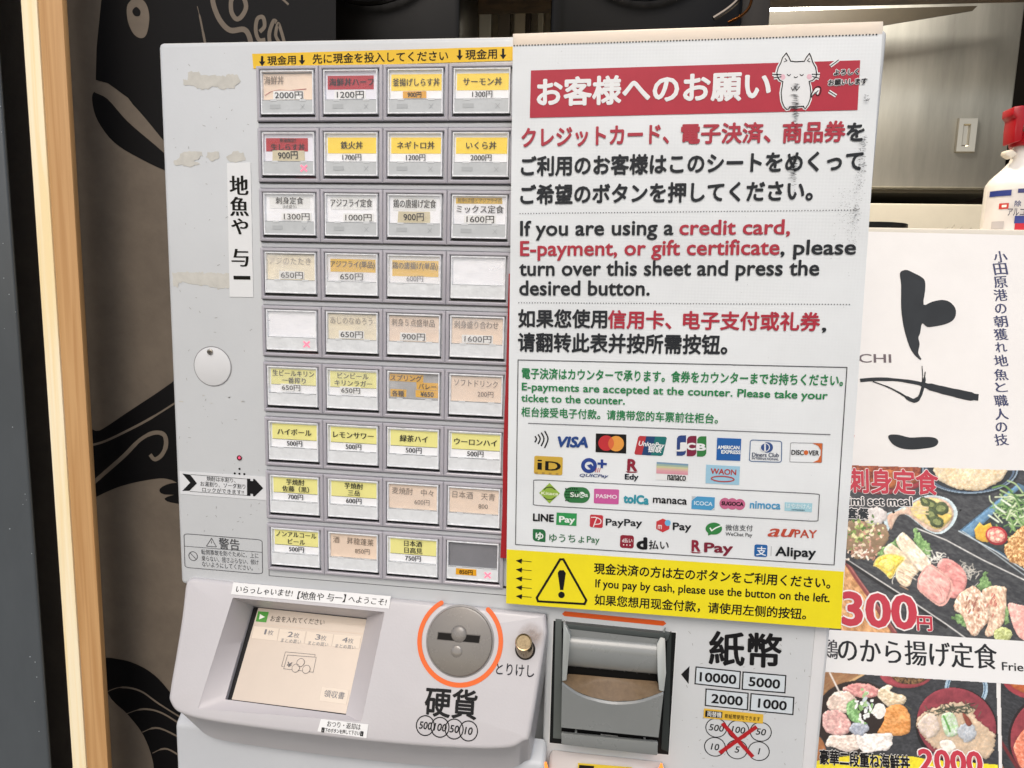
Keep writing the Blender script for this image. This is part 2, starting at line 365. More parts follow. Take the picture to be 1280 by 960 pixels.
# ---- dark fan-like appliances above the machine
BLK = M('020202', .3, .1, 30); BLK2 = M('080808', .3)
def fan(x0, x1, label):
    Y = .29; t = thing('black_fan', ((x0 + x1) / 2, Y + .1, .04), label, 'fan', 'black fans behind the machine top')
    w = x1 - x0; cx = (x0 + x1) / 2
    pl = tilt((cx, Y, .22), 0)
    prism(pl, rrect(-w / 2, -.18, w / 2, .14, .03), -.10, 0, BLK, 'casing', t, bevel=.004)
    st = ell((0, 0), w * .43, w * .43, 40); v, f = strip(st, .006, True)
    gg = G(); N = len(v) // 2
    gg.tube([pl.pt(p.x, p.y, .012) for p in st + [st[0]]], .003, 6); gg.build('grille_rim', BLK2, t, smooth=True)
    gg = G()
    for k in range(7):
        r = w * (.06 + .053 * k); gg.tube([pl.pt(p.x, p.y, .014) for p in ell((0, 0), r, r, 30, 0, 359.9)], .0007, 5)
    for k in range(24):
        a = k * math.pi / 12; gg.tube([pl.pt(math.cos(a) * .02, math.sin(a) * .02, .016), pl.pt(math.cos(a + .35) * w * .43, math.sin(a + .35) * w * .43, .012)], .0006, 5)
    o = gg.build('wire_grille', M('2c2c2c', .35), t, smooth=True); o['kind'] = 'stuff'
    return t
fa = tilt((0, .29, 0), 0)
fan(fa.hit(362, 20).x, fa.hit(575, 20).x, 'left black fan with a round wire grille above the button rows')
f2 = fan(fa.hit(688, 20).x, fa.hit(928, 20).x, 'right black fan with a glossy handle ring above the white notice sheet')
g = G(); g.tube([fa.pt(p.x, p.y, .02) for p in cr(px(fa, [(926, -6), (918, 10), (905, 22), (888, 33)]), 6)], .0022, 8)
g.build('handle', M('6a6662', .2, metal=1), f2, smooth=True)
g = G(); g.tube([fa.pt(p.x, p.y, .01) for p in cr(px(fa, [(938, -6), (935, 12), (925, 24), (908, 33)]), 6)], .0014, 8)
g.build('trim_ring', M('4a2c14', .25, metal=1), f2, smooth=True)
p8 = tilt((0, .312, 0), 0)
tag(G().box(p8.hit(925, 20).x, p8.hit(962, 20).x, .312, .324, -.05, .40).build('dark_wooden_post', wood('dark_post', '0c0806', '181009', 80), bevel=.001), 'dark brown wooden upright behind the right black fan', 'post')
# pale things far back seen under the beam
t = thing('back_shelf', (.1, .6, -.1), 'pale shelf with folded sheets in the gap between the black fans', 'shelf')
G().box(.00, .30, .60, .7, -.1, .33).build('panel', M('b8ae98', .6, .2, 30), t)
for k, x in enumerate((.035, .062, .085, .10, .118, .137)):
    G().box(x, x + (.016 if k < 3 else .007), .585, .598, -.1, .26).build('sheet', M(('d8d2c0', '6c6254', 'a89c84', '3c342c', '88806c', '2c2824')[k], .6), t)

# ---- kitchen at the right: steel refrigerator door, counter, pan, bottle
KY = .62
KP = tilt((0, KY, 0), 0)
def brushed():
    m = M('bab7ae', .30, .35, 7, metal=.6, bump=.25, bscale=16, stretch=(2.2, 1, .3)).copy(); m.name = 'brushed_steel'; t = m.node_tree
    b = t.nodes['Principled BSDF']; b.inputs['Anisotropic'].default_value = .5; return m
STEEL = brushed()
x0 = KP.hit(960, 120).x; xr = KP.hit(1262, 170).x; zb = KP.hit(1150, 235).y; ztp = KP.hit(1150, -60).y
fr = thing('steel_refrigerator', ((x0 + xr) / 2, KY + .2, zb - .02), 'stainless steel refrigerator with a recessed handle behind the menu board', 'refrigerator')
G().box(x0 - .12, xr + .002, KY + .02, KY + .45, zb - .004, ztp).build('body', M('5c5850', .5, metal=.6), fr)
G().box(x0 - .10, xr, KY, KY + .02, zb, ztp).build('door', STEEL, fr, bevel=.003)
q = px(KP, [(1197, 148), (1222, 148), (1219, 191), (1194, 191)])
hx0, hx1, hz0, hz1 = q[0].x, q[1].x, q[2].y, q[0].y
hd = G().loft([[(hx0, KY - .0005, hz0), (hx1, KY - .0005, hz0), (hx1, KY - .0005, hz1), (hx0, KY - .0005, hz1)], [(hx0 + .001, KY - .004, hz0 + .001), (hx1 - .001, KY - .004, hz0 + .001), (hx1 - .001, KY - .004, hz1 - .001), (hx0 + .001, KY - .004, hz1 - .001)],
            [(hx0 + .007, KY - .004, hz0 + .008), (hx1 - .009, KY - .004, hz0 + .008), (hx1 - .009, KY - .004, hz1 - .008), (hx0 + .007, KY - .004, hz1 - .008)], [(hx0 + .009, KY - .001, hz0 + .010), (hx1 - .011, KY - .001, hz0 + .010), (hx1 - .011, KY - .001, hz1 - .010), (hx0 + .009, KY - .001, hz1 - .010)]], False, True).build('recessed_handle', M('c4beb0', .28, metal=.95), fr)
# slanting steel sheet edge over the door
hp = tilt((0, KY - .03, 0), 0)
sticker(hp, [(960, 15), (1221, 8), (1215, 14), (1100, 33), (1000, 48), (960, 50)], 0, M('3e382e', .45, .3, 12, metal=.3), 'upper_flap', fr, .002)
tag(G().box(KP.hit(1040, 265).x - .15, .95, .55, 1.0, zb - .30, KP.hit(1150, 262).y).build('kitchen_counter', M('b9b09c', .55, .1, 12), bevel=.003), 'cream kitchen counter below the steel refrigerator', 'counter')
dk = thing('stored_bags', (.62, .9, zb - .07), 'dark stored bags and boxes in the gap under the refrigerator', 'bags')
G().box(.4, 1.1, 1.0, 1.02, zb - .25, zb + .02).build('box', M('15120f', .8), dk)
kb = tilt((0, .95, 0), 0)
sticker(kb, [(1108, 258), (1125, 244), (1145, 235), (1165, 240), (1178, 247), (1178, 258)], 0, M('6e6455', .7, .35, 30), 'bag', dk, .02)
sticker(kb, [(1178, 258), (1180, 243), (1228, 236), (1240, 258)], .005, M('3a2f28', .7, .35, 30), 'bag', dk, .02)

pan = thing('black_pan', (KP.hit(1090, 288).x, .30, -.11), 'black round pan rim just above the white menu board', 'pan')
bt = tilt((0, .24, 0), 0); c = bt.hit(1098, 285); gg = G(); R0 = bt.hit(1152, 285).x - c.x
loops = []
for (r, z) in ((.8, -.06), (.97, -.02), (1, .0), (1.0, bt.hit(1098, 277).y - c.y), (.97, bt.hit(1098, 277).y - c.y), (.93, -.01), (.75, -.055)):
    loops.append([(c.x + R0 * r * math.cos(a * math.pi / 18), .24 + R0 + R0 * r * math.sin(a * math.pi / 18), c.y + z) for a in range(36)])
gg.loft(loops).build('bowl', M('101113', .3, .1, 30), pan, smooth=True)

# spray bottle standing on the ledge behind the board
SY = .19; sp = tilt((0, SY + .028, 0), 0)
b0 = sp.hit(1258, 292); k = .00073
bot = thing('spray_bottle', (b0.x + .02, SY + .02, b0.y), 'white spray bottle with a red trigger head standing behind the menu board', 'spray bottle')
bx, by, bz = sp.hit(1272, 292).x, SY + .028, b0.y
tag(G().box(bx - .2, bx + .2, .172, .30, b0.y - .012, b0.y - .0005).build('ledge', M('d8d4ca', .5, .05, 20), bevel=.001), 'white ledge behind the top edge of the menu board', 'ledge')
def zz(v): return sp.hit(1265, v).y
R_ = bx - sp.hit(1231, 255).x
prof = [(.0, 292.), (.93, 292), (1, 289), (1, 235), (.98, 231), (.9, 225), (.62, 212), (.45, 203), (.42, 198), (.40, 190), (.40, 183)]
gg = G(); gg.loft([[(bx + R_ * r * math.cos(a * math.pi / 16), by + R_ * .8 * r * math.sin(a * math.pi / 16), zz(v)) for a in range(32)] for r, v in prof[1:]])
gg.build('body', M('e4e2dc', .35, .04, 40, coat=.2), bot, smooth=True)
RED = M('a81420', .3, .06, 60)
gg = G(); gg.loft([[(bx + R_ * r * math.cos(a * math.pi / 12), by + R_ * r * math.sin(a * math.pi / 12), zz(v)) for a in range(24)] for r, v in ((.47, 184), (.49, 182), (.49, 169), (.44, 167))])
gg.build('collar', RED, bot, smooth=True)
def slab(pts, y0, y1, mat, name, bev=.0012):
    st = px(sp, pts); vs = [sp.pt(p.x, p.y, 0) + Vector((0, y0 - .028, 0)) for p in st] + [sp.pt(p.x, p.y, 0) + Vector((0, y1 - .028, 0)) for p in st]; n = len(st)
    return mk(name, vs, [tuple(range(n))[::-1], tuple(range(n, 2 * n))] + [(i, (i + 1) % n, (i + 1) % n + n, i + n) for i in range(n)], mat, bot, bevel=bev)
slab([(1254, 139), (1267, 137), (1270, 142), (1269, 152), (1266, 165), (1264, 180), (1254, 183), (1255, 166), (1257, 153), (1253, 149)], .012, .030, RED, 'trigger')
slab([(1268, 138), (1290, 150), (1310, 168), (1290, 172), (1276, 166), (1268, 152)], .013, .029, M('efe8da', .35), 'spray_head')
slab([(1249, 191), (1258, 189), (1264, 195), (1256, 201), (1248, 196)], .018, .026, M('e4dccb', .35), 'tab')
# wrap-around label of the bottle, patches on its front
def wrap(u0, v0, u1, v1, mat, name='label', e=.0006, parent=None):
    a0 = math.acos(max(-1, min(1, (sp.hit(u0, v0).x - bx) / R_))); a1 = math.acos(max(-1, min(1, (sp.hit(u1, v0).x - bx) / R_))); n = 10; vs = []
    for k in range(n + 1):
        a = a0 + (a1 - a0) * k / n
        for v in (v0, v1): vs.append((bx + (R_ + e) * math.cos(a), by - (R_ * .8 + e) * math.sin(a), zz(v)))
    return mk(name, vs, [(2 * k, 2 * k + 2, 2 * k + 3, 2 * k + 1) for k in range(n)], mat, parent or bot, smooth=True)
lb = wrap(1233, 240, 1310, 291, M('dcd8d4', .4, .06, 50), e=.0004)
wrap(1234, 241, 1250, 248, M('2c3a80', .4), 'print', .0007, lb); wrap(1256, 240, 1310, 245, M('3a3f74', .4), 'print', .0007, lb)
wrap(1239, 257, 1247, 264, M('c33a30', .4), 'print', .0007, lb); wrap(1241, 259, 1245, 262, M('f0ece6', .4), 'print', .0008, lb); wrap(1252, 281, 1310, 291, M('c01c30', .4), 'print', .0007, lb)
wrap(1252, 273, 1310, 282, M('34408c', .4), 'print', .0008, lb); wrap(1232.5, 279, 1242, 288, M('b8b4b4', .4), 'print', .0007, lb)
bl = tilt((0, SY + .028 - R_ * .8 - .0012, 0), 0)
for (s, L, R, H, c_) in (('アルコール', (1259, 270), (1296, 270), 10, '4a4a58'), ('除', (1268, 258), (1276, 258), 7, '34406c')):
    txt(bl, s, L, R, H, M(c_, .4), lb, h=0, kind='b', w=.02)
# crumpled wrap
g = G()
for i in range(7):
    a = bt.hit(1172 + i * 8 + rng.uniform(-3, 3), 291); b = bt.hit(1180 + i * 8 + rng.uniform(-6, 8), 282 + rng.uniform(-1, 7)); d = .006
    g.add([bt.pt(a.x, a.y - .002, 0), bt.pt(a.x + .006, a.y, -.01), bt.pt(b.x + .004, b.y, -.004), bt.pt(b.x, b.y, .004)], [(0, 1, 2), (0, 2, 3)])
tag(g.build('plastic_wrap', M('d8d6d0', .2, .1, 80), None), 'crumpled clear plastic wrap between the black pan and the spray bottle', 'plastic wrap')

# ================================================================== MENU BOARD (leans back a little)
MB = tilt((.45, .1, -.3), 15)
mb = thing('menu_board', (.47, .05, -.62), 'white menu board with brush writing and food photos beside the ticket machine', 'menu board')
xl = MB.hit(1036, 790).x - .012
tl = MB.hit(1087, 289.5); tr = MB.hit(1280, 294)
WHT = M('ebeae8', .45, .03, 30, bump=.05, bscale=900)
sl_ = (tr.y - tl.y) / (tr.x - tl.x)
def mby(x): return tl.y + sl_ * (x - tl.x)
prism(MB, [Vector((xl, mby(xl))), Vector((xl, -.35)), Vector((.22, -.35)), Vector((.22, mby(.22)))], -.006, 0, WHT, 'board', mb)
zp = zt(1040, 260, 3.2)
BR_ = M('34383c', .5, .12, 40)
fill(MB, [zp(*p) for p in [(271, 262), (285, 250), (302, 249), (330, 262), (355, 275), (371, 292), (372, 330), (366, 387), (400, 375), (440, 368), (470, 376), (492, 400), (494, 430), (480, 452), (450, 466), (410, 474), (380, 476), (360, 462), (352, 500), (345, 520), (350, 545), (344, 580), (356, 602), (352, 607), (330, 588), (312, 560), (298, 520), (285, 470), (276, 400), (276, 310)]], 3 * L1, BR_, 'brush_stroke', mb, 3)
line(MB, [zp(*p) for p in [(112, 690), (180, 685), (260, 688), (340, 700), (380, 712), (440, 728), (500, 742), (545, 752), (585, 758)]], [5, 5, 4, 5, 7, 10, 11, 12, 12, 9], 4 * L1, BR_, 'brush_stroke', mb, smooth=4)
line(MB, [zp(*p) for p in [(162, 694), (220, 715), (270, 740), (310, 765), (332, 770), (352, 750), (366, 700), (372, 655)]], [1.5, 2, 2.5, 5, 6, 4, 4, 1.5], 5 * L1, BR_, 'brush_stroke', mb, smooth=4)
line(MB, [zp(*p) for p in [(359, 632), (362, 670), (360, 700)]], 1, 5 * L1, BR_, 'brush_stroke', mb)
fill(MB, [zp(*p) for p in [(224, 915), (236, 906), (270, 908), (310, 918), (360, 916), (400, 917), (420, 925), (424, 940), (408, 955), (370, 962), (320, 966), (280, 962), (250, 950), (234, 935)]], 3 * L1, BR_, 'brush_stroke', mb, 3)
txt(MB, 'CHI', zp(107, 618), zp(236, 619), 10.5, M('6a5f64', .5), mb, ref='H', kind='s', w=.012)
for i, (a, b) in enumerate((((1060, 530), (1068, 560)),)):
    for q in (((1061.5, 532), (1068.5, 532.5), (1067.5, 536), (1061.5, 535.5)), ((1061, 538), (1068, 538.5), (1067.5, 541), (1061, 540.5)), ((1060.5, 543), (1068, 544), (1067.5, 547), (1060, 546)), ((1060, 549), (1067, 550), (1066, 562), (1063.5, 562), (1064, 552), (1060, 551.5))):
        fill(MB, q, 3 * L1, M('c23a48', .5), 'red_seal_print', mb)
NAV = M('3a4066', .5)
ys = [197, 246, 298, 350, 404, 455, 507, 558, 612, 668, 718, 772, 825, 878, 928]
for ch, y in zip('小田原港の朝獲れ地魚と職人の技', ys):
    x = 676 + (y - 197) * .006; s_ = .85 if ch in 'のれと' else 1
    txt(MB, ch, zp(x - 25 * s_, y + 23 * s_), zp(x + 27 * s_, y + 20 * s_), 14.5 * s_ if ch != '人' else 14, NAV, mb, ref=ch, kind='s', w=.018, shear=-.06)
def S(pts, m=0): return np.array([(p[0], p[1]) for p in pts], float)
class Paint:
    """a printed photograph: colours laid on a fine grid of the board's own surface"""
    def __init__(s, x0, y0, x1, y1, st, seed, base):
        s.xs = np.arange(x0, x1 + st / 2, st); s.ys = np.arange(y0, y1 + st / 2, st); s.X, s.Y = np.meshgrid(s.xs, s.ys)
        s.C = np.zeros(s.X.shape + (3,)); s.C[:] = s.rgb(base); s.r = np.random.RandomState(seed)
    def rgb(s, h): return np.array([int(h[i:i + 2], 16) for i in (0, 2, 4)], float) / 255
    def noise(s, sc, oct=3, sx=1, ang=0):
        a = math.radians(ang); out = 0; amp = 1; tot = 0
        U = (s.X * math.cos(a) + s.Y * math.sin(a)); V = (-s.X * math.sin(a) + s.Y * math.cos(a))
        for o in range(oct):
            g = s.r.rand(128, 128); u = U / (sc * sx) * 2 ** o; v = V / sc * 2 ** o; iu = np.floor(u).astype(int); iv = np.floor(v).astype(int); fu = u - iu; fv = v - iv
            fu = fu * fu * (3 - 2 * fu); fv = fv * fv * (3 - 2 * fv)
            q = lambda i, j: g[(iv + j) % 128, (iu + i) % 128]
            out = out + amp * ((q(0, 0) * (1 - fu) + q(1, 0) * fu) * (1 - fv) + (q(0, 1) * (1 - fu) + q(1, 1) * fu) * fv); tot += amp; amp *= .55
        return out / tot * 2 - 1
    def inside(s, pts, wob=0, wsc=5):
        X, Y = s.X, s.Y
        if wob: X = X + s.noise(wsc, 2) * wob; Y = Y + s.noise(wsc, 2) * wob
        pts = [tuple(p) for p in pts]; n = len(pts); m = np.zeros(X.shape, bool); j = n - 1
        for i in range(n):
            xi, yi = pts[i]; xj, yj = pts[j]
            if yi != yj:
                c = ((yi > Y) != (yj > Y)) & (X < (xj - xi) * (Y - yi) / (yj - yi) + xi); m ^= c
            j = i
        return m
    def lay(s, m, col, tex=0, sc=4, col2=None, sx=1, ang=0, soft=None):
        n = s.noise(sc * .7, 3, 1 + (sx - 1) * .35, ang) * .8; c = s.rgb(col)
        if col2: k = np.clip(.5 + n * 1.5, 0, 1)[..., None]; cc = c * (1 - k) + s.rgb(col2) * k
        else: cc = np.broadcast_to(c, s.C.shape)
        cc = cc * (1 + tex * n[..., None]); a = m[..., None].astype(float)
        s.C = s.C * (1 - a) + cc * a
    def poly(s, pts, col, tex=.1, sc=4, col2=None, wob=0, wsc=5, smooth=True, edge=None, **k):
        p = cr(pts, 5, True) if smooth else pts; m = s.inside(p, wob, wsc)
        if edge:
            c = np.mean(S(p), 0); q = [(c[0] + (x[0] - c[0]) * 1.0 + 0, x[1]) for x in p]
            s.lay(m, edge, tex, sc); p2 = [(c[0] + (x[0] - c[0]) * .90, c[1] + (x[1] - c[1]) * .90) for x in p]; m = s.inside(p2, wob, wsc)
        s.lay(m, col, tex, sc, col2, **k); s.relief(m, tex)
    def ell(s, cx, cy, rx, ry, col, rot=0, wob=0, inner=0, **k):
        a = math.radians(rot); X = s.X - cx; Y = s.Y - cy
        if wob: X = X + s.noise(4, 2) * wob; Y = Y + s.noise(4, 2) * wob
        u = (X * math.cos(a) + Y * math.sin(a)) / rx; v = (-X * math.sin(a) + Y * math.cos(a)) / ry; d = np.sqrt(u * u + v * v)
        m = (d < 1) & (d >= inner); s.lay(m, col, **k); s.relief(m, k.get('tex', 0) if min(rx, ry) > 6 and not inner else 0)
    def seg(s, pts, w, col, smooth=True, **k):
        p = cr(pts, 6) if smooth and len(pts) > 2 else [Vector(q) for q in pts]; d = np.full(s.X.shape, 1e9)
        for a, b in zip(p[:-1], p[1:]):
            L = max(1e-6, (b - a).length_squared); t = np.clip(((s.X - a.x) * (b.x - a.x) + (s.Y - a.y) * (b.y - a.y)) / L, 0, 1)
            d = np.minimum(d, np.hypot(s.X - a.x - t * (b.x - a.x), s.Y - a.y - t * (b.y - a.y)))
        s.lay(np.clip(w / 2 - d + .5, 0, 1), col, **k)
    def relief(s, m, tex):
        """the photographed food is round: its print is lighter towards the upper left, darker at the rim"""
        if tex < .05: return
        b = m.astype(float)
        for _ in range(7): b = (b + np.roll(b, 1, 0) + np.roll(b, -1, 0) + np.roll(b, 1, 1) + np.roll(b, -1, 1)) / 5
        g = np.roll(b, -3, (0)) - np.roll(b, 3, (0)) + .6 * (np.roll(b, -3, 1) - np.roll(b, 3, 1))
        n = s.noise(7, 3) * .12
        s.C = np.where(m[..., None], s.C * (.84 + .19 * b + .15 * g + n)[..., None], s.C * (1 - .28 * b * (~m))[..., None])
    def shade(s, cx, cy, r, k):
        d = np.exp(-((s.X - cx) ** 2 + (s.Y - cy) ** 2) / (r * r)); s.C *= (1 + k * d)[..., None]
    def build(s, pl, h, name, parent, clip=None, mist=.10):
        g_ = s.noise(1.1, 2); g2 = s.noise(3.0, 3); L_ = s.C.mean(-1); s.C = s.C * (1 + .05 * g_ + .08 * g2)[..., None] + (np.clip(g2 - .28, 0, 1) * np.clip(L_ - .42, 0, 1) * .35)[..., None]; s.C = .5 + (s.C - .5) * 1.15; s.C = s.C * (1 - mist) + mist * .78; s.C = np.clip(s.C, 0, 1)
        C = np.where(s.C <= .04045, s.C / 12.92, ((s.C + .055) / 1.055) ** 2.4)
        d = np.stack([(s.X - 640) / FOC, -(s.Y - 480) / FOC, -np.ones_like(s.X)], -1) @ np.array(CM).T
        n = np.array(pl.n); P = np.array(pl.P) + n * h; c = np.array(CAMP); t = ((P - c) @ n) / (d @ n); Q = c + d * t[..., None]
        o = Q.reshape(-1, 3).mean(0); H, Wd = s.X.shape; me = bpy.data.meshes.new(name)
        i = np.arange(H * Wd).reshape(H, Wd); f = np.stack([i[1:, :-1], i[1:, 1:], i[:-1, 1:], i[:-1, :-1]], -1).reshape(-1, 4)
        if clip is not None:
            pc = s.inside(px_poly(clip)); keep = pc[:-1, :-1].reshape(-1); f = f[keep]
        me.vertices.add(H * Wd); me.vertices.foreach_set('co', (Q.reshape(-1, 3) - o).astype(np.float32).ravel())
        me.loops.add(f.size); me.loops.foreach_set('vertex_index', f.astype(np.int32).ravel())
        me.polygons.add(len(f)); me.polygons.foreach_set('loop_start', np.arange(0, f.size, 4, dtype=np.int32)); me.update(calc_edges=True)
        a = me.color_attributes.new('Col', 'FLOAT_COLOR', 'POINT'); cc = np.ones((H * Wd, 4), np.float32); cc[:, :3] = C.reshape(-1, 3); a.data.foreach_set('color', cc.ravel())
        me.materials.append(colattr()); ob = bpy.data.objects.new(name, me); COL.objects.link(ob); wl = Vector(o) + OFF; WL[ob.name] = wl
        ob.parent = parent; ob.location = wl - WL[parent.name]; return ob
def px_poly(p): return p
z1_ = zt(1040, 570, 5.3333); z2_ = zt(1040, 660, 5.3333); z3_ = zt(1020, 830, 4.9231)
def Z(z, pts): return [z(*p) for p in pts]
P = Paint(1030, 576, 1300, 808, .7, 5, '3f4144')
P.lay(np.ones(P.X.shape), '3c3e42', .14, 3, '4c4e50', sx=6, ang=20)
# wooden table bottom left, chopsticks
P.poly(Z(z2_, [(60, 230), (90, 250), (150, 330), (230, 450), (330, 600), (400, 700), (300, 720), (60, 720)]), 'c08a5a', .18, 3, 'd8a878', sx=8, ang=55, smooth=False)
P.seg(Z(z2_, [(95, 225), (160, 330), (260, 470), (420, 700)]), 5.5, '8c4a48', False)
P.seg(Z(z2_, [(100, 230), (170, 330), (270, 468), (424, 690)]), 1.2, 'b87a74', False)
# red bowl top left, rice bowl
P.ell(*z1_(330, 90), 66, 31, '9a3c44', tex=.1); P.ell(*z1_(330, 90), 58, 25, '7c3a30', tex=.15, col2='a8603c')
P.poly(Z(z1_, [(300, 130), (370, 90), (450, 120), (420, 200), (330, 215)]), 'c07a48', .15, 3, 'a85a34')
P.ell(*z1_(920, 95), 62, 32, '2e3338', inner=.0, tex=.08); P.ell(*z1_(920, 90), 60, 30, '8ca0b0', inner=.965); P.ell(*z1_(920, 90), 56, 29, '5a6e84', inner=.955)
P.ell(*z1_(922, 80), 46, 28, 'e0d4bc', wob=1.6, tex=.1, sc=2.2, col2='c8b088')
P.shade(*z1_(900, 60), 30, .12)
# small pickle dish
P.poly(Z(z1_, [(345, 400), (430, 360), (520, 310), (600, 270), (690, 262), (780, 290), (830, 350), (832, 410), (790, 480), (720, 520), (640, 500), (560, 440), (500, 395), (440, 390), (400, 440), (370, 500)]), 'd4b09a', .06, 6, 'e4ccb8', edge='cfe0e4')
P.poly(Z(z1_, [(530, 330), (600, 290), (700, 285), (780, 340), (800, 400), (760, 460), (700, 490), (620, 450), (540, 390)]), 'e2d2a8', .08, 4, 'd8c070')
P.poly(Z(z1_, [(640, 390), (790, 390), (760, 450), (700, 480)]), 'e8cc70', .05)
for c in ((650, 320, 12, 6, 20), (725, 350, 10, 8, 0), (665, 395, 9, 7, 60), (700, 440, 9, 7, 20), (620, 300, 7, 4, 40)):
    P.ell(*z1_(c[0], c[1]), c[2], c[3], '66704a', rot=c[4], wob=1, tex=.35, sc=2, col2='3e4c34')
    P.ell(*z1_(c[0], c[1]), c[2] * .6, c[3] * .5, '8a9460', rot=c[4], tex=.3, sc=2)
for yy in (345, 365, 388): P.seg(Z(z1_, [(530, yy), (590, yy - 5), (640, yy - 2)]), 2, 'd8c49a')
# blue square plate with salad, tomato, croquette
P.poly(Z(z1_, [(845, 500), (1240, 180), (1400, 260), (1400, 800), (1100, 640)]), '5f8098', .2, 8, '3e566c', smooth=False)
P.poly(Z(z1_, [(870, 520), (1230, 215), (1400, 300), (1400, 780), (1110, 630)]), '46504e', .2, 5, '2c3236', smooth=False)
P.poly(Z(z1_, [(860, 500), (1235, 190), (1250, 215), (960, 500), (950, 545)]), '7ea4c0', .2, 3, '567c9c', smooth=False)
P.seg(Z(z1_, [(845, 500), (1100, 640), (1340, 800)]), 1.4, 'd0dce0', False)
for i in range(70):
    a = P.r.rand() * 6.28; c = (1210 + P.r.randn() * 55, 360 + P.r.randn() * 60); l = 40 + 50 * P.r.rand()
    P.seg(Z(z1_, [(c[0] - l * math.cos(a), c[1] - l * math.sin(a) * .8), (c[0] + 12 * P.r.randn(), c[1] + 12 * P.r.randn()), (c[0] + l * math.cos(a), c[1] + l * math.sin(a) * .8)]), 1.2 + P.r.rand(), ('6f9a54', 'b4cc94', '8cb070', 'd4e0bc', '4c7440')[i % 5])
for q in (((1045, 395), (1110, 440)), ((1095, 340), (1150, 375)), ((1130, 290), (1190, 330))): P.seg(Z(z1_, q), 2.4, 'e2ecd8', False)
P.poly(Z(z1_, [(948, 490), (985, 440), (1010, 465), (1055, 445), (1075, 480), (1040, 575), (1000, 570), (960, 550)]), 'f0c860', .06, 4, 'e0ac40', smooth=False)
P.ell(*z1_(1097, 532), 14, 11.5, 'b83a40', rot=20, tex=.05); P.ell(*z1_(1094, 530), 11.5, 9, 'e07a74', rot=20, tex=.12, sc=3, col2='f0b0a0')
for a in range(5): P.ell(*z1_(1095 + 34 * math.cos(a * 1.25), 530 + 26 * math.sin(a * 1.25)), 2.6, 2, 'f4d8c0', tex=.1)
P.poly(Z(z1_, [(1150, 640), (1170, 570), (1230, 500), (1320, 440), (1420, 430), (1420, 760), (1280, 740), (1190, 700)]), 'c88a50', .35, 2.4, 'ecc894', wob=2.2, wsc=3)
# long black plate with rims
P.seg(Z(z2_, [(90, 205), (300, 340), (520, 480), (760, 640), (900, 740)]), 1.5, 'dcdcd8', False)
P.seg(Z(z2_, [(560, 0), (760, 80), (1000, 210), (1290, 350)]), 1.5, 'dcdcd8', False)
P.seg(Z(z2_, [(870, 20), (1100, 180), (1290, 320)]), 1.2, 'b8c4c8', False)
P.seg(Z(z2_, [(100, 225), (300, 358), (520, 498), (760, 660)]), 4, '2a2a2c', False)
# minced fish heap at left
P.poly(Z(z1_, [(60, 470), (120, 430), (180, 440), (330, 440), (380, 520), (350, 600), (280, 670), (180, 690), (110, 640), (70, 560)]), 'a88a70', .35, 2.2, '7a6a50', wob=2, wsc=3)
P.ell(*z1_(290, 400), 15, 11, 'e0dcd8', wob=2, tex=.1, sc=2, col2='c8c0bc')
for i in range(90):
    c = (210 + P.r.randn() * 60, 500 + P.r.randn() * 50); P.ell(*z1_(*c), 1 + 2.2 * P.r.rand(), 1 + 1.3 * P.r.rand(), ('86a058', 'b4c078', '5c7c40', 'd8d4a0', 'e4d0b8', 'c89a84')[i % 6], rot=P.r.rand() * 180, tex=.2)
for i in range(50):
    c = (200 + P.r.randn() * 50, 630 + P.r.randn() * 28); P.ell(*z1_(*c), 1.5 + 2 * P.r.rand(), 1.4, ('e0c8b4', 'c49c88', 'f0e0d0', 'a87c68')[i % 4], rot=P.r.rand() * 180, tex=.2)
# shiso leaves
def leaf(pts, z):
    P.poly(Z(z, pts), '6a9058', .22, 3, '8cac74', wob=2.6, wsc=2.5)
leaf([(300, 170), (380, 100), (470, 60), (450, 150), (350, 190)], z2_)
leaf([(540, 40), (560, 0), (600, 60), (650, 110), (660, 190), (620, 200), (560, 110)], z2_)
leaf([(800, 590), (900, 570), (920, 650), (850, 640)], z2_)
leaf([(1150, 520), (1180, 540), (1170, 650), (1140, 600)], z2_)
leaf([(970, 400), (985, 350), (1025, 285), (1040, 340), (1070, 380), (1030, 410)], z2_)
# shredded radish
for i in range(110):
    k = i % 3; c = ((700, 210), (900, 290), (470, 300))[k]; c = (c[0] + P.r.randn() * 40, c[1] + P.r.randn() * 28); a = P.r.rand() * 6.28
    P.seg(Z(z2_, [(c[0] - 22 * math.cos(a), c[1] - 18 * math.sin(a)), (c[0] + 10 * P.r.randn(), c[1] + 10 * P.r.randn()), (c[0] + 22 * math.cos(a), c[1] + 18 * math.sin(a))]), .9, ('e6e4da', 'cfcbc0', 'f2f0e8')[i % 3])
# white fish slices
P.poly(Z(z2_, [(345, 160), (385, 105), (420, 120), (520, 200), (580, 280), (540, 330), (520, 380), (480, 390), (430, 340), (420, 260)]), 'd8c4a4', .12, 3, 'ead8be', sx=5, ang=35)
P.poly(Z(z2_, [(430, 100), (460, 35), (490, 40), (560, 110), (640, 200), (660, 250), (600, 290), (540, 240)]), 'dccab0', .1, 3, 'efe2cf', sx=6, ang=48)
for i in range(18):
    c = (500 + P.r.randn() * 35, 300 + P.r.randn() * 35); P.seg(Z(z2_, [(c[0] - 20, c[1] - 8), c, (c[0] + 18, c[1] + 12)]), .9, ('c09c7c', 'f0e4d4')[i % 2])
P.poly(Z(z2_, [(275, 250), (300, 200), (370, 172), (440, 178), (488, 205), (440, 260), (410, 320), (385, 338), (350, 300), (300, 262)]), 'e8c840', .08, 3, 'f0dc78', edge='f4e08c')
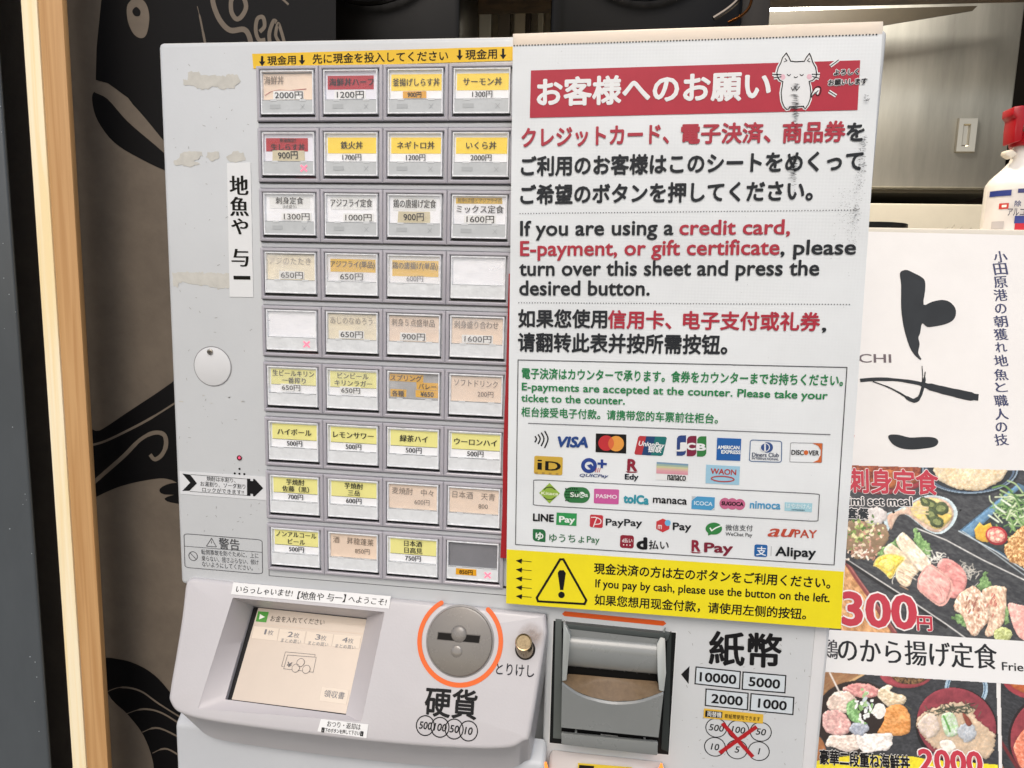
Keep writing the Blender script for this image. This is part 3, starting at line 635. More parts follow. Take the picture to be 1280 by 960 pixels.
P.poly(Z(z2_, [(310, 240), (340, 210), (400, 215), (420, 245), (390, 290), (350, 270)]), 'f2e494', .12, 2, 'e4cc5c')
# tuna
P.poly(Z(z2_, [(705, 265), (735, 205), (800, 215), (870, 270), (900, 340), (880, 420), (830, 465), (785, 455), (800, 360)]), 'd88c88', .1, 4, 'e8a8a0', sx=4, ang=35)
P.poly(Z(z2_, [(570, 370), (580, 320), (640, 245), (700, 265), (800, 360), (785, 470), (725, 523), (640, 470), (575, 410)]), 'e09a94', .09, 5, 'f0b8ae', sx=5, ang=35, edge='e8b4a8')
for k in range(5): P.seg(Z(z2_, [(590 + k * 30, 330 + k * 8), (660 + k * 24, 390 + k * 14), (700 + k * 14, 450 + k * 10)]), .8, 'f0c8bc')
# seared slices
P.poly(Z(z2_, [(1000, 430), (1080, 385), (1160, 400), (1160, 470), (1145, 620), (1080, 710), (1020, 710), (1040, 600)]), 'd8b094', .16, 3, 'ecd8c0', wob=1.2, sx=3, ang=70)
P.poly(Z(z2_, [(810, 530), (850, 440), (940, 390), (1000, 430), (1040, 520), (1045, 610), (990, 690), (940, 718), (900, 670), (870, 590)]), 'd4a88c', .2, 3, 'ecdcc8', wob=1.5, sx=3, ang=70)
for i in range(16): P.ell(*z2_(940 + P.r.randn() * 28, 520 + P.r.randn() * 28), 3, 1, 'b07868', rot=110, tex=.2)
for i in range(12): P.ell(*z2_(1075 + P.r.randn() * 22, 510 + P.r.randn() * 28), 3, 1, 'd08878', rot=110, tex=.2)
P.poly(Z(z2_, [(1180, 560), (1180, 500), (1240, 510), (1400, 560), (1400, 760), (1250, 730)]), 'e8a8a0', .1, 4, 'f0c4b8')
P.ell(*z2_(1140, 712), 11.5, 9.5, 'b4bc74', wob=1, tex=.18, sc=2, col2='ccd49c')
for (x, y) in ((855, 362), (410, 375), (120, 640)): P.ell(*z1_(x, y), 1.6, 1.6, '16181a')
P.shade(1130, 690, 70, .06)
clipA = [(1000, 580.3), (1062, 581.3), (1180, 584.6), (1300, 588.6), (1300, 803), (1160, 794.3), (1000, 785.5)]
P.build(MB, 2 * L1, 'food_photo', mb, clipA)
# lower photographs
P = Paint(1016, 836, 1251, 975, .7, 9, '37393b')
P.lay(np.ones(P.X.shape), '34363a', .15, 3, '404246', sx=3, ang=10)
P.poly(Z(z3_, [(-20, 30), (290, 50), (220, 130), (120, 200), (60, 300), (-20, 420)]), 'b08860', .22, 4, '8c6648', sx=9, ang=-35, smooth=False)
P.seg(Z(z3_, [(180, 125), (300, 58)]), 3, 'd8b484', False)
P.poly(Z(z3_, [(-20, 440), (40, 470), (60, 560), (-20, 600)]), 'a87048', .1)
P.ell(*z3_(555, 60), 33, 18, 'a04850', tex=.1); P.ell(*z3_(580, 62), 24, 13, '4c3a2c', tex=.3, sc=3, col2='8c6c48')
P.ell(*z3_(925, 150), 27, 27, 'a8c0d0', inner=.80, tex=.2, sc=3); P.ell(*z3_(925, 150), 24, 24, '4c6c8c', inner=.94)
P.ell(*z3_(865, 390), 52, 49, '1e1c1e', rot=30); P.ell(*z3_(865, 375), 51, 45, '98444e', rot=30, tex=.12, sc=10, col2='7c3640')
P.poly(Z(z3_, [(618, 370), (660, 300), (760, 260), (850, 232), (960, 262), (985, 330), (1060, 400), (1100, 440), (1080, 560), (960, 590), (800, 560), (690, 480)]), 'd4c0a8', .16, 2, 'bca488', wob=2.4, wsc=2.5)
P.poly(Z(z3_, [(640, 340), (720, 300), (760, 400), (700, 460), (630, 400)]), 'dfd0c8', .1, 2.5, 'c8b8a4', wob=1.5)
for i in range(60):
    a = P.r.rand() * 3.1; c = (850 + P.r.randn() * 70, 280 + P.r.randn() * 18); P.seg(Z(z3_, [(c[0] - 26 * math.cos(a), c[1] - 15 * math.sin(a)), (c[0] + 26 * math.cos(a), c[1] + 15 * math.sin(a))]), 1, ('3c4438', '5c604c', '2c342c')[i % 3], False)
P.poly(Z(z3_, [(770, 330), (800, 300), (850, 310), (880, 400), (860, 440), (800, 440)]), 'dfe8e0', .12, 3, 'a8c898')
for k in range(4): P.seg(Z(z3_, [(785 + 10 * k, 320 + 20 * k), (800 + 8 * k, 350 + 22 * k)]), 2, '5c9a4c', False)
P.ell(*z3_(930, 420), 11, 12, 'd0d4d8', wob=2, tex=.2, sc=2, col2='9ca4ac')
P.poly(Z(z3_, [(900, 300), (940, 330), (960, 370), (930, 380)]), '8c4a3c', .1)
P.poly(Z(z3_, [(760, 480), (830, 470), (860, 520), (800, 550)]), 'ece4d8', .08)
P.ell(*z3_(250, 330), 52, 46, '2c2422', tex=.1)
def slc(pts, a, b, ang=30): P.poly(Z(z3_, pts), a, .12, 3, b, wob=1.2, sx=3, ang=ang)
slc([(165, 160), (240, 118), (340, 130), (390, 160), (370, 200), (260, 205)], 'd08a88', 'e4b0a8')
slc([(65, 240), (110, 180), (200, 170), (250, 230), (200, 300), (100, 290)], 'dcc4b4', 'ecdccf', -20)
slc([(40, 310), (100, 280), (170, 300), (220, 390), (160, 440), (60, 410)], 'd4a09c', 'e8c4bc')
slc([(380, 170), (430, 130), (470, 140), (455, 170), (550, 200), (545, 240), (470, 270), (400, 230)], 'd4c09c', 'ebe0cc', 10)
slc([(430, 270), (520, 250), (570, 290), (580, 400), (520, 440), (380, 430), (420, 350)], 'd08a48', 'e0a468', 20)
slc([(90, 440), (200, 440), (260, 420), (300, 500), (200, 540), (100, 510), (60, 500)], 'dccabc', 'efe4da', 0)
slc([(250, 440), (360, 430), (470, 430), (450, 520), (390, 535), (290, 540)], 'e4dcd4', 'f4f0ec', 0)
P.poly(Z(z3_, [(190, 260), (240, 210), (270, 330), (320, 370), (270, 380), (200, 330)]), '6fa060', .2, 3, '93bc84', wob=1.5)
for i in range(40): P.ell(*z3_(295 + P.r.randn() * 32, 262 + P.r.randn() * 42), 1.5 + 3 * P.r.rand(), 1.4 + P.r.rand(), ('e8ece8', 'c4ccd0', 'a8c890', 'f2f4f0', '88b070')[i % 5], rot=P.r.rand() * 180, tex=.1)
P.ell(*z3_(265, 400), 12, 8, 'c8ccd4', wob=2, tex=.2, sc=2, col2='8890a0')
P.ell(*z3_(390, 290), 8, 10, 'eceae4', wob=1); P.seg(Z(z3_, [(85, 55), (165, 215)]), 2.2, 'e8e0d8', False)
P.poly(Z(z3_, [(100, 580), (240, 560), (430, 565), (600, 570), (700, 590), (860, 600), (1120, 620), (1120, 760), (-20, 760), (-20, 600)]), 'e8d830', .03, smooth=False)
clipB = [(1000, 838.6), (1034, 839.6), (1140, 847), (1245, 853.4), (1249, 980), (1000, 980)]
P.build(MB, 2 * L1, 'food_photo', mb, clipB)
P = Paint(1249, 846, 1300, 975, .7, 12, '2f3134')
P.lay(np.ones(P.X.shape), '2e3034', .2, 2, '3c3e42', sx=7, ang=25)
P.ell(1300, 845, 48, 30, 'a04048', inner=0); P.ell(1300, 843, 43, 26, 'c07840', tex=.2, col2='a85030')
P.ell(1318, 925, 58, 60, '2a2224'); P.ell(1318, 925, 55, 56, '8c3c44', tex=.1)
P.poly([(1268, 930), (1285, 908), (1310, 910), (1310, 960), (1280, 962), (1270, 945)], 'd8785c', .15, 3, 'e8a088', sx=3, ang=30)
P.poly([(1240, 930), (1262, 975), (1240, 980)], 'b07848', .1, smooth=False)
P.seg([(1250, 925), (1275, 965)], 4, '6c2c30', False)
P.build(MB, 2 * L1, 'food_photo', mb, [(1250.5, 853.6), (1300, 857), (1300, 980), (1253, 980)])
# lettering on the board
def outlined(body, L, R, H, c_in, c_out, kind='B', w=.02, wo=.055, h=6 * L1, ref='国', **k):
    txt(MB, body, L, R, H, M(c_out, .45), mb, h=h, ref=ref, kind='B', w=wo, **k); txt(MB, body, L, R, H, M(c_in, .45), mb, h=h + 4 * L1, ref=ref, kind=kind, w=w, **k)
PK = 'c43a4c'
outlined('刺身定食', z1_(108, 240), z1_(705, 258), 28, PK, 'f2eeec', kind='B', w=.028, wo=.055)
outlined('imi set meal', z1_(112, 325), z1_(530, 332), 10.5, '3c4044', 'f2eeec', w=.02, wo=.10, ref='H')
outlined('套餐', z1_(98, 415), z1_(243, 420), 12.5, '3c4044', 'f2eeec', w=.03, wo=.10)
outlined('300', z2_(72, 640), z2_(555, 672), 40, PK, 'f4f0ee', w=.03, wo=.065, ref='0')
outlined('円', z2_(568, 680), z2_(664, 684), 17.5, PK, 'f4f0ee', w=.03, wo=.07, ref='円')
fill(MB, [(1000, 785), (1160, 793.8), (1300, 802.5), (1300, 857.5), (1247, 853.6), (1140, 847), (1034, 839.8), (1000, 838)], 4 * L1, M('e9eaea', .45, .02, 30), 'white_band', mb)
z8 = zt(1020, 740, 4.3654)
txt(MB, '鶏', z8(38, 360), z8(118, 366), 24, M('44444a', .5), mb, ref='鶏', h=6 * L1, kind='s', w=.02)
txt(MB, 'のから揚げ定食', z8(122, 378), z8(988, 422), 29, M('2e3034', .5), mb, h=6 * L1, kind='s', w=.018)
txt(MB, 'Fried', z8(1014, 425), z8(1168, 434), 10, M('303236', .5), mb, h=6 * L1, ref='H', kind='b', w=.014)
outlined('豪華二段重ね海鮮丼', z3_(22, 612), z3_(575, 652), 17, '1c1c1e', 'eeece8', kind='B', w=.03, wo=.06)
outlined('2000', z3_(635, 655), z3_(1020, 675), 27, PK, 'f4f0ee', w=.03, wo=.065, ref='0')

# ================================================================== TICKET MACHINE
PW, PH, CH = .042, .03798375, .03388584
TOPZ, LX, RX = .0165, -.0688, .3815
tm = thing('ticket_machine', (.156, .1, -1.5), 'light grey meal ticket vending machine with rows of menu buttons, screen and coin slot', 'ticket machine')
BODY = M('cfd3d5', .34, .06, 9, coat=.15, bump=.06, bscale=500)
BODYG = M('bdbdc0', .36, .04, 14, coat=.2)
oc = [(LX, TOPZ), (LX, -.3560), (.198, -.3560), (.198, -1.498), (RX, -1.498), (RX, TOPZ)]
G().loft([[(x, 0, z) for x, z in oc], [(x, .145, z) for x, z in oc]]).build('cabinet', BODY, tm, bevel=.0035, seg=3)
G().box(LX + .001, .1985,   .024, .1445, -1.497, -.350).build('cabinet_base', BODY, tm)
FB = .0002
def fx(u, v): return FACE.hit(u, v)
# peeled sticker residue on the upper left panel
RES = M('cccbc3', .8, .12, 160)
def residue(pts, seed):
    r = random.Random(seed); st = px(FACE, pts); out = []
    for i, p in enumerate(st):
        q = st[(i + 1) % len(st)]; m = max(2, int((q - p).length / .0012))
        for k in range(m): w = p.lerp(q, k / m); out.append(w + Vector((r.gauss(0, .00035), r.gauss(0, .00035))))
    flat(FACE, out, FB, RES, 'sticker_residue', tm)
z4c = zt(0, 0, 3.2)
residue([z4c(*p) for p in [(730, 318), (752, 318), (752, 290), (795, 288), (805, 303), (860, 300), (900, 305), (915, 296), (955, 300), (960, 325), (940, 352), (890, 356), (855, 345), (835, 357), (790, 355), (780, 345), (735, 340)]], 1)
residue([z4c(*p) for p in [(690, 645), (720, 630), (725, 608), (805, 605), (812, 622), (780, 645), (800, 655), (760, 668), (730, 660), (700, 660)]], 2)
residue([z4c(*p) for p in [(830, 612), (875, 605), (882, 630), (850, 642), (828, 630)]], 3)
residue([z4c(*p) for p in [(905, 630), (935, 605), (975, 612), (985, 640), (940, 648), (915, 645)]], 4)
z5c = zt(100, 300, 4.2667)
residue([z5c(*p) for p in [(494, 170), (800, 178), (800, 255), (760, 260), (700, 250), (660, 238), (620, 242), (560, 226), (530, 228), (520, 250), (500, 245)]], 5)
for (x, y, w_) in ((540, 860, 5), (700, 870, 3), (870, 860, 3), (795, 838, 3), (660, 828, 2), (708, 533, 3)):
    residue([z5c(x - w_ * 2, y - w_ * .6), z5c(x + w_ * 2, y - w_ * .4), z5c(x + w_ * 2, y + w_), z5c(x - w_ * 2, y + w_ * .7)], 20 + x)
# speckled wear: tiny scuffs over the face
g = G(); r = random.Random(8)
for i in range(150):
    x = r.uniform(LX + .003, -.006) if r.random() < .6 else r.uniform(.29, RX - .002); z = r.uniform(-.34, .01) if x < 0 else r.uniform(-.46, -.355); a = r.uniform(0, 3.1); l = r.uniform(.0002, .0011); w_ = .00012
    p = Vector((x, z)); d = Vector((math.cos(a), math.sin(a))) * l; e = Vector((-d.y, d.x)).normalized() * w_
    g.add([FACE.pt(q.x, q.y, FB) for q in (p - d - e, p + d - e, p + d + e, p - d + e)], [(0, 1, 2, 3)])
g.build('scuff_marks', M('8e8c88', .7), tm)['kind'] = 'stuff'
# round plug with screw, lamp, speaker holes
c = fx(266, 458); rr = (fx(289.5, 458) - fx(243.5, 458)).length / 2
flat(FACE, ell(c, rr * 1.03, rr * 1.03, 48), FB, M('8c8c8e', .6), 'plug_seam', tm)
prism(FACE, ell(c, rr * .985, rr * .985, 48), 0, .0006, M('dadcdd', .4, .03, 40), 'round_plug', tm, bevel=.0003)
c2 = fx(263.5, 439.5); sc_ = prism(FACE, ell(c2, .0021, .0021, 20), .0005, .0016, M('b8b4ae', .22, metal=1), 'screw', tm, bevel=.0004)
for a in (20, 110):
    d = Vector((math.cos(math.radians(a)), math.sin(math.radians(a)))) * .0013; e = Vector((-d.y, d.x)).normalized() * .0002
    flat(FACE, [c2 - d - e, c2 + d - e, c2 + d + e, c2 - d + e], .00165 + a * 1e-7, M('3a3836', .5), 'slot', sc_)
z6c = zt(100, 500, 4.2667)
c = fx(*z6c(851, 308)); prism(FACE, ell(c, .0019, .0019, 20), 0, .0008, M('5a1c26', .25), 'indicator_lamp', tm, bevel=.0004)
flat(FACE, ell(c + Vector((.0003, .0002)), .0010, .0010, 14), .00085, M('d85070', .3, emit=.5), 'lamp_glow', tm)
for q in ((851, 367), (826, 391), (851, 393), (877, 395)): flat(FACE, ell(fx(*z6c(*q)), .0008, .0008, 14), FB, M('0a0a0a', .8), 'speaker_hole', tm)
# shop name strip
st_ = sticker(FACE, [(284, 204), (313.5, 203), (317, 371.5), (287.5, 371)], FB, M('e6e9ea', .3, .02, 60, coat=.3), 'name_sticker', tm)
for ch, (x, y, w_, hh) in zip('地魚や与一', ((299.5, 231.5, 22, 24), (300, 258, 22, 24), (300.5, 283, 20, 20), (301, 322, 20, 22), (303, 347, 20, 3))):
    txt(FACE, ch, (x - w_ / 2, y + hh / 2), (x + w_ / 2, y + hh / 2 + .3), hh, M('14140f', .4), st_, ref=ch, h=FB + 4 * L1, kind='s' if ch != '一' else 'b', w=.03)
# how to drink strip with arrows
st_ = sticker(FACE, [z6c(533, 378), z6c(1012, 410), z6c(1012, 535), z6c(538, 500)], FB, M('dfe2e4', .3, .02, 60, coat=.3), 'drink_sticker', tm)
fill(FACE, Z(z6c, [(548, 391), (590, 397), (626, 443), (586, 483), (548, 483), (590, 440)]), FB + 4 * L1, INK, 'arrow', st_)
fill(FACE, Z(z6c, [(893, 418), (910, 419), (911, 430), (925, 431), (926, 419), (934, 420), (979, 469), (934, 513), (925, 512), (924, 500), (911, 499), (911, 510), (893, 509)]), FB + 4 * L1, INK, 'arrow', st_)
line(FACE, Z(z6c, [(592, 396), (893, 420)]), .5, FB + 4 * L1, INK, 'rule', st_); line(FACE, Z(z6c, [(588, 486), (893, 508)]), .5, FB + 4 * L1, INK, 'rule', st_)
for s, L, R, H in (('焼酎は水割り、', (678, 430), (832, 441), 5.6), ('お湯割り、ソーダ割り', (645, 458), (884, 474), 5.8), ('ロックができます!!', (655, 488), (876, 504), 5.4)):
    txt(FACE, s, z6c(*L), z6c(*R), H, INK, st_, h=FB + 4 * L1, kind=0)
# caution plate
cp = FACE; q = [(-.0560, 0)]
quad = Z(z6c, [(555, 712), (972, 746), (974, 928), (560, 892)])
line(FACE, None, 0, FB, M('55565a', .5), 'warning_frame', tm, closed=True, st=rquad(FACE, quad, .06), w=.0005)
line(FACE, Z(z6c, [(557, 779), (972, 812)]), .7, FB, M('55565a', .5), 'rule', tm)
txt(FACE, '警告', z6c(743, 793), z6c(852, 801), 13, M('48494c', .5), tm, h=FB, kind='b', w=.012)
line(FACE, Z(z6c, [(702, 737), (728, 783), (675, 779)]), .8, FB, M('48494c', .5), 'warning_triangle', tm, closed=True)
line(FACE, Z(z6c, [(702, 750), (702, 765)]), .7, FB, M('48494c', .5), 'warning_triangle', tm); 
c = fx(*z6c(604, 832)); line(FACE, None, 0, FB, M('48494c', .5), 'prohibition_ring', tm, closed=True, st=ell(c, .0033, .0033, 28), w=.0005)
line(FACE, None, 0, FB, M('48494c', .5), 'prohibition_ring', tm, st=[c + Vector((-.0021, .0021)), c + Vector((.0021, -.0021))], w=.0005)
for s, L, R in (('転倒事故を防ぐために、上に', (648, 823), (953, 845)), ('乗らない、揺さぶらない、傾け', (650, 857), (953, 880)), ('ないようにしてください。', (652, 888), (922, 910))):
    txt(FACE, s, z6c(*L), z6c(*R), 6.3, M('48494c', .5), tm, h=FB, kind=0)
# tape above the buttons
st_ = sticker(FACE, [(315.5, 67.5), (655, 58), (655, 75.5), (317, 86)], FB, M('efc31e', .35, .03, 60), 'yellow_tape', tm)
z1c = zt(300, 40, 3.5556)
def arrow_dn(x, y0, y1, w_):
    fill(FACE, Z(z1c, [(x - w_ * .35, y0), (x + w_ * .35, y0), (x + w_ * .35, y1 - 20), (x + w_, y1 - 20), (x, y1), (x - w_, y1 - 20), (x - w_ * .35, y1 - 20)]), FB + 4 * L1, INK, 'arrow', st_)
for x, y0, y1 in ((100, 108, 152), (277, 103, 147), (977, 80, 126), (1170, 75, 122)): arrow_dn(x, y0, y1, 14)
txt(FACE, '現金用', z1c(124, 148), z1c(250, 144), 10.5, INK, st_, h=FB + 4 * L1, kind='b', w=.012)
txt(FACE, '先に現金を投入してください', z1c(325, 142), z1c(925, 128), 11.5, INK, st_, h=FB + 4 * L1, kind='b', w=.012)
txt(FACE, '現金用', z1c(1003, 124), z1c(1142, 119), 11.5, INK, st_, h=FB + 4 * L1, kind='b', w=.012)

# ---- the button panel
gx0, gx1 = -.0004, .2105
g = G()
for r_ in range(9):
    zb_ = -r_ * PH - CH - .0003; g.box(gx0, gx1, -.0006, .0004, zb_ - .0001, zb_ + .0012)
g.build('row_groove', M('3a3b3e', .6), tm)['kind'] = 'stuff'
g = G()
for r_ in range(8):
    zb_ = -r_ * PH - CH - .0003; g.box(gx0 + .0005, gx1, -.0011, .0002, zb_ - .0033, zb_ - .0007)
g.build('row_rail', M('c3c6ca', .35), tm, bevel=.0003)['kind'] = 'stuff'
line(FACE, None, 0, FB, M('4a4b4e', .5), 'panel_outline', tm, st=[Vector((-.0003, -.338)), Vector((-.0003, -.3434)), Vector((.2, -.3434))], w=.0004)
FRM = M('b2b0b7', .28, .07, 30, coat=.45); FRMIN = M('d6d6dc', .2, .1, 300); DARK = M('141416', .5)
KEY = M('c6cbcd', .28, .08, 120, bump=.25, bscale=160); KEY_SHEEN = M('e4e8ea', .22, .10, 150, bump=.4, bscale=200); CAP = M('f2f5f8', .12, .2, 300, coat=.6)  # second key plate is paler: sky reflection put into its colour
CARDC = dict(y='f8d744', ly='efea96', r='b8142a', p='f0dbc6', w='eaebee', c='efe5ca', o='f3c52c', d='7c7d80')
PRC = M('1e1e22', .5); FADE = M('8a8078', .6); FADE2 = M('b0a89c', .6); TAGM = M('f0f1ef', .35, .04, 120, emit=.05)  # price tags have a little emission, added so they read lighter
YT = M('f0b81e', .4, .05, 90)
def frame_ring(x0, x1, z0, z1):
    """one bevelled frame: outer wall, flat rim, inner slope"""
    def lp(d, y): return [(x0 + d, y, z0 + d), (x1 - d, y, z0 + d), (x1 - d, y, z1 - d), (x0 + d, y, z1 - d)]
    return G().loft([lp(0, .0003), lp(0, -.0026), lp(.0005, -.0031), lp(.0017, -.0033), lp(.0023, -.0029), lp(.0024, -.0004)], False, False)
f0 = frame_ring(-PW / 2 + .0001, PW / 2 - .0001, -CH, 0)
me_frame = None; me_cap = None
def cell_plane(c, r): return Pl((c * PW, 0, -r * PH), (1, 0, 0), (0, 0, 1))
def rect(x0, z0, x1, z1, jit=0, rnd=random): return [Vector((x + rnd.uniform(-jit, jit), z + rnd.uniform(-jit, jit))) for x, z in ((x0, z0), (x1, z0), (x1, z1), (x0, z1))]
mm = .001
MENU = [[dict(k='p', n='海鮮丼', nx=10, em=5.6, t='2000円', tx=21, fade=1, scr=1), dict(k='r', n='海鮮丼ハーフ', t='1200円', tx=20), dict(k='y', n='釜揚げしらす丼', ot='900円'), dict(k='y', n='サーモン丼', p='1300円')],
        [dict(k='r', n='生しらす丼', n0='数量限定!', ct='900円', x=1), dict(k='y', n='鉄火丼', p='1700円'), dict(k='y', n='ネギトロ丼', p='1200円'), dict(k='y', n='いくら丼', p='2000円')],
        [dict(k='w', n='刺身定食', sub='(5点盛り)', t='1300円', tx=25, st=1), dict(k='w', n='アジフライ定食', t='1000円', tx=25, st=1), dict(k='w', n='鶏の唐揚げ定食', ct='900円', st=1), dict(k='w', n='ミックス定食', top='刺身5点盛とアジフライの', t='1600円', tx=21, em=5.4)],
        [dict(k='c', n='アジのたたき', t='650円', tx=21, fade=2), dict(k='o', n='アジフライ(単品)', t='650円', tx=20), dict(k='o', n='鶏の唐揚げ(単品)', p='600円', pf=1), dict(k='w')],
        [dict(k='w', x=1), dict(k='c', n='あじのなめろう', t='650円', tx=20, fade=2), dict(k='p', n='刺身５点盛単品', t='900円', tx=20, fade=1), dict(k='p', n='刺身盛り合わせ', t='1600円', tx=21, fade=1)],
        [dict(k='ly', n='生ビールキリン', n2='一番搾り', t='650円', tx=19, sm=1), dict(k='ly', n='ビンビール', n2='キリンラガー', t='650円', tx=19, sm=1), dict(k='spr'), dict(k='p', n='ソフトドリンク', hp='200円', fade=3)],
        [dict(k='ly', n='ハイボール', p='500円'), dict(k='ly', n='レモンサワー', p='500円'), dict(k='ly', n='緑茶ハイ', p='500円'), dict(k='ly', n='ウーロンハイ', p='500円')],
        [dict(k='ly', n='芋焼酎', n2='佐藤（黒）', p='700円'), dict(k='ly', n='芋焼酎', n2='三岳', p='600円'), dict(k='p', n='麦焼酎　中々', hp='600円', fade=1), dict(k='p', n='日本酒　天青', hp='800', fade=1)],
        [dict(k='ly', n='ノンアルコール', n2='ビール', p='500円'), dict(k='p', n='酒　昇龍蓬莱', hp='850円', fade=1), dict(k='ly', n='日本酒', n2='日高見', p='750円'), dict(k='e', x=1, kt='850円')]]
rb = random.Random(11)
for r_ in range(9):
    for c_ in range(4):
        d = MENU[r_][c_]; cx = (c_ + .5) * PW; z0 = -r_ * PH
        if me_frame is None:
            fr_ = mk('menu_button', [(v[0] + cx, v[1], v[2] + z0) for v in f0.v], f0.f, FRM, tm, smooth=True, auto=25); me_frame = fr_.data; foff = fr_.location - Vector((cx, 0, z0)) + WL['ticket_machine'] - OFF
        else:
            fr_ = bpy.data.objects.new('menu_button', me_frame); COL.objects.link(fr_); fr_.parent = tm
            wl = Vector((cx, 0, z0)) + foff + OFF; WL[fr_.name] = wl; fr_.location = wl - WL[tm.name]
        pl = Pl((c_ * PW, 0, z0), (1, 0, 0), (0, 0, 1))
        def R(x0, y0, x1, y1, h, m, name='card', j=0, th=None, par=None):
            st = [Vector((x * mm + rb.uniform(-j, j) * mm, -y * mm + rb.uniform(-j, j) * mm)) for x, y in ((x0, y1), (x1, y1), (x1, y0), (x0, y0))]
            return prism(pl, st, h - th, h, m, name, par or fr_) if th else flat(pl, st, h, m, name, par or fr_)
        def Tc(s, x, y, em, m=PRC, kind='s', w=.018, mw=32, ang=0, sx=1., par=None, h=.0015, anchor=.5):
            return tmid(pl, s, x * mm, -y * mm, em * mm, m, par or fr_, h, mw * mm, kind, w, ang, sx=sx, anchor=anchor)
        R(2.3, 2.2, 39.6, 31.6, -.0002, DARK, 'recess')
        # clear cap: moulded rim of the push button, edge highlights put in as white
        xa_, xb_, ya_, yb_ = 2.9, 38.6, 2.6, 29.7
        rim = G()
        def lp(dd, h): return [pl.pt((xa_ + dd) * mm, -(yb_ - dd) * mm, h), pl.pt((xb_ - dd) * mm, -(yb_ - dd) * mm, h), pl.pt((xb_ - dd) * mm, -(ya_ + dd) * mm, h), pl.pt((xa_ + dd) * mm, -(ya_ + dd) * mm, h)]
        rim.loft([lp(0, 0), lp(0, .0026), lp(.3, .0030), lp(.9, .0029), lp(1.15, .0023), lp(1.2, .0008)], False, False)
        rim.build('button_cap', CAP, fr_, smooth=True)
        R(3.0, 29.8, 39.2, 30.9, .0024, DARK, 'gap_shade')  # dark strip standing in for the shade below the cap
        k = d['k']; base = CARDC.get(k, 'eaebee')
        ytop = 3.8  # cards and stickers carry faint emission, put in to brighten them
        if k in 'y,ly': 
            R(3.9, ytop, 37.8, 20.8, .0008, M('f2f3f5', .5, .02, 90, emit=.10), 'price_card')
            R(4.9, 5.6 if k == 'y' else 4.6, 37.6, 15.4 if k == 'y' else 15.2, .0010, M(base, .5, .03, 90, emit=.08), 'name_card')
            if k == 'ly': R(4.9, 15.15, 37.6, 15.4, .0011, PRC, 'rule')
        elif k == 'r':
            R(3.9, ytop, 37.8, 20.8, .0008, M('e8e8f0', .5, .03, 90, emit=.08), 'price_card'); R(5.2 if c_ else 5.0, 6.0, 35.5 if c_ else 33.5, 14.3, .0010, M(base, .5, .04, 60), 'name_card')
        elif k == 'o':
            R(3.9, ytop, 37.8, 20.8, .0008, M('f0f0f2', .5, .03, 90, emit=.10), 'price_card'); R(5.8, 6.2, 36.5, 14.6 if c_ == 1 else 16.4, .0010, M(base, .5, .06, 60), 'name_card')
        elif k in 'p,c': R(3.9, 4.4, 37.4, 20.8, .0008, M(base, .5, .07, 50, emit=.05), 'name_card')
        elif k == 'w': R(3.9, ytop, 37.8, 20.8, .0008, M('f2f3f6', .45, .03, 70, emit=.10), 'name_card')
        elif k == 'e': R(3.9, ytop, 37.8, 20.8, .0004, M('86878c', .25, .25, 14, coat=.5), 'empty_window')
        elif k == 'spr':
            R(3.9, ytop, 37.8, 20.8, .0008, M('b8babc', .4, .3, 60), 'name_card')
            R(4.2, 4.8, 27, 9.6, .0010, YT, 'tape', .3); R(22.5, 9.8, 37.4, 14.4, .0010, YT, 'tape', .2); R(22, 14.8, 37.4, 19.6, .0010, YT, 'tape', .2); R(4.6, 15, 15.6, 20, .0010, YT, 'tape', .2)
            Tc('スプリング', 15.5, 7.2, 4.4, kind='b', w=.012); Tc('バレー', 30, 12.1, 4.2, kind='b', w=.012); Tc('¥650', 29.8, 17.3, 4.4, kind='b', w=.02); Tc('各種', 10, 17.6, 4.2, kind='b', w=.015)
        fade = d.get('fade', 0); fm = (PRC, M('7c6c5c', .6), M('9a9082', .6), M('6c5c54', .6))[fade]
        if d.get('st'): R(6.5, 4.9, 34.5, 12.6, .0010, M('ebedec', .4, .05, 140, emit=.05), 'name_sticker', .2)
        if 'n' in d:
            em = d.get('em', 5.0)
            if 'n2' in d:
                Tc(d['n'], 21, 7.3, 4.5, mw=29.5); Tc(d['n2'], 21.2, 12.2, 4.5, mw=28)
            elif 'hp' in d:
                Tc(d['n'], 20.5, 8.6, 5.2, fm, 0, mw=29, ang=-1); Tc(d['hp'], 27, 15.6, 4.4, fm, 0, mw=18)
            elif k in ('y', 'ly', 'r', 'o'):
                if k == 'o': em = 4.8
                yy = 10.4 if k == 'y' else 9.9
                if 'n0' in d: Tc(d['n0'], 20, 7.4, 2.6, kind='s'); Tc(d['n'], 20, 11.6, 4.7, kind='s', mw=27)
                else: Tc(d['n'], 21, yy, em, kind='s', mw=30, w=.022 if k != 'o' else .010)
            elif 'top' in d:
                R(5.5, 4.1, 35, 7.9, .0010, M('e8c040', .5, .1, 60), 'strip', .2); Tc(d['top'], 20.5, 6.0, 3.0, M('6a5420', .5), 0, mw=28); Tc(d['n'], 21, 11.3, 5.2, kind='s', w=.016, mw=31)
            elif fade:
                Tc(d['n'], 20 if 'nx' not in d else 11.5, 8.4, d.get('em', 5.3), fm, 0 if fade == 2 else 's', w=.012, mw=29 if 'nx' not in d else 13)
            else:
                Tc(d['n'], 20.5, 8.4 if 'sub' not in d else 7.4, 5.6 if 'sub' not in d else 4.8, kind='s', w=.014, mw=28)
            if 'sub' in d: Tc(d['sub'], 20.5, 11.4, 2.3, PRC, 0)
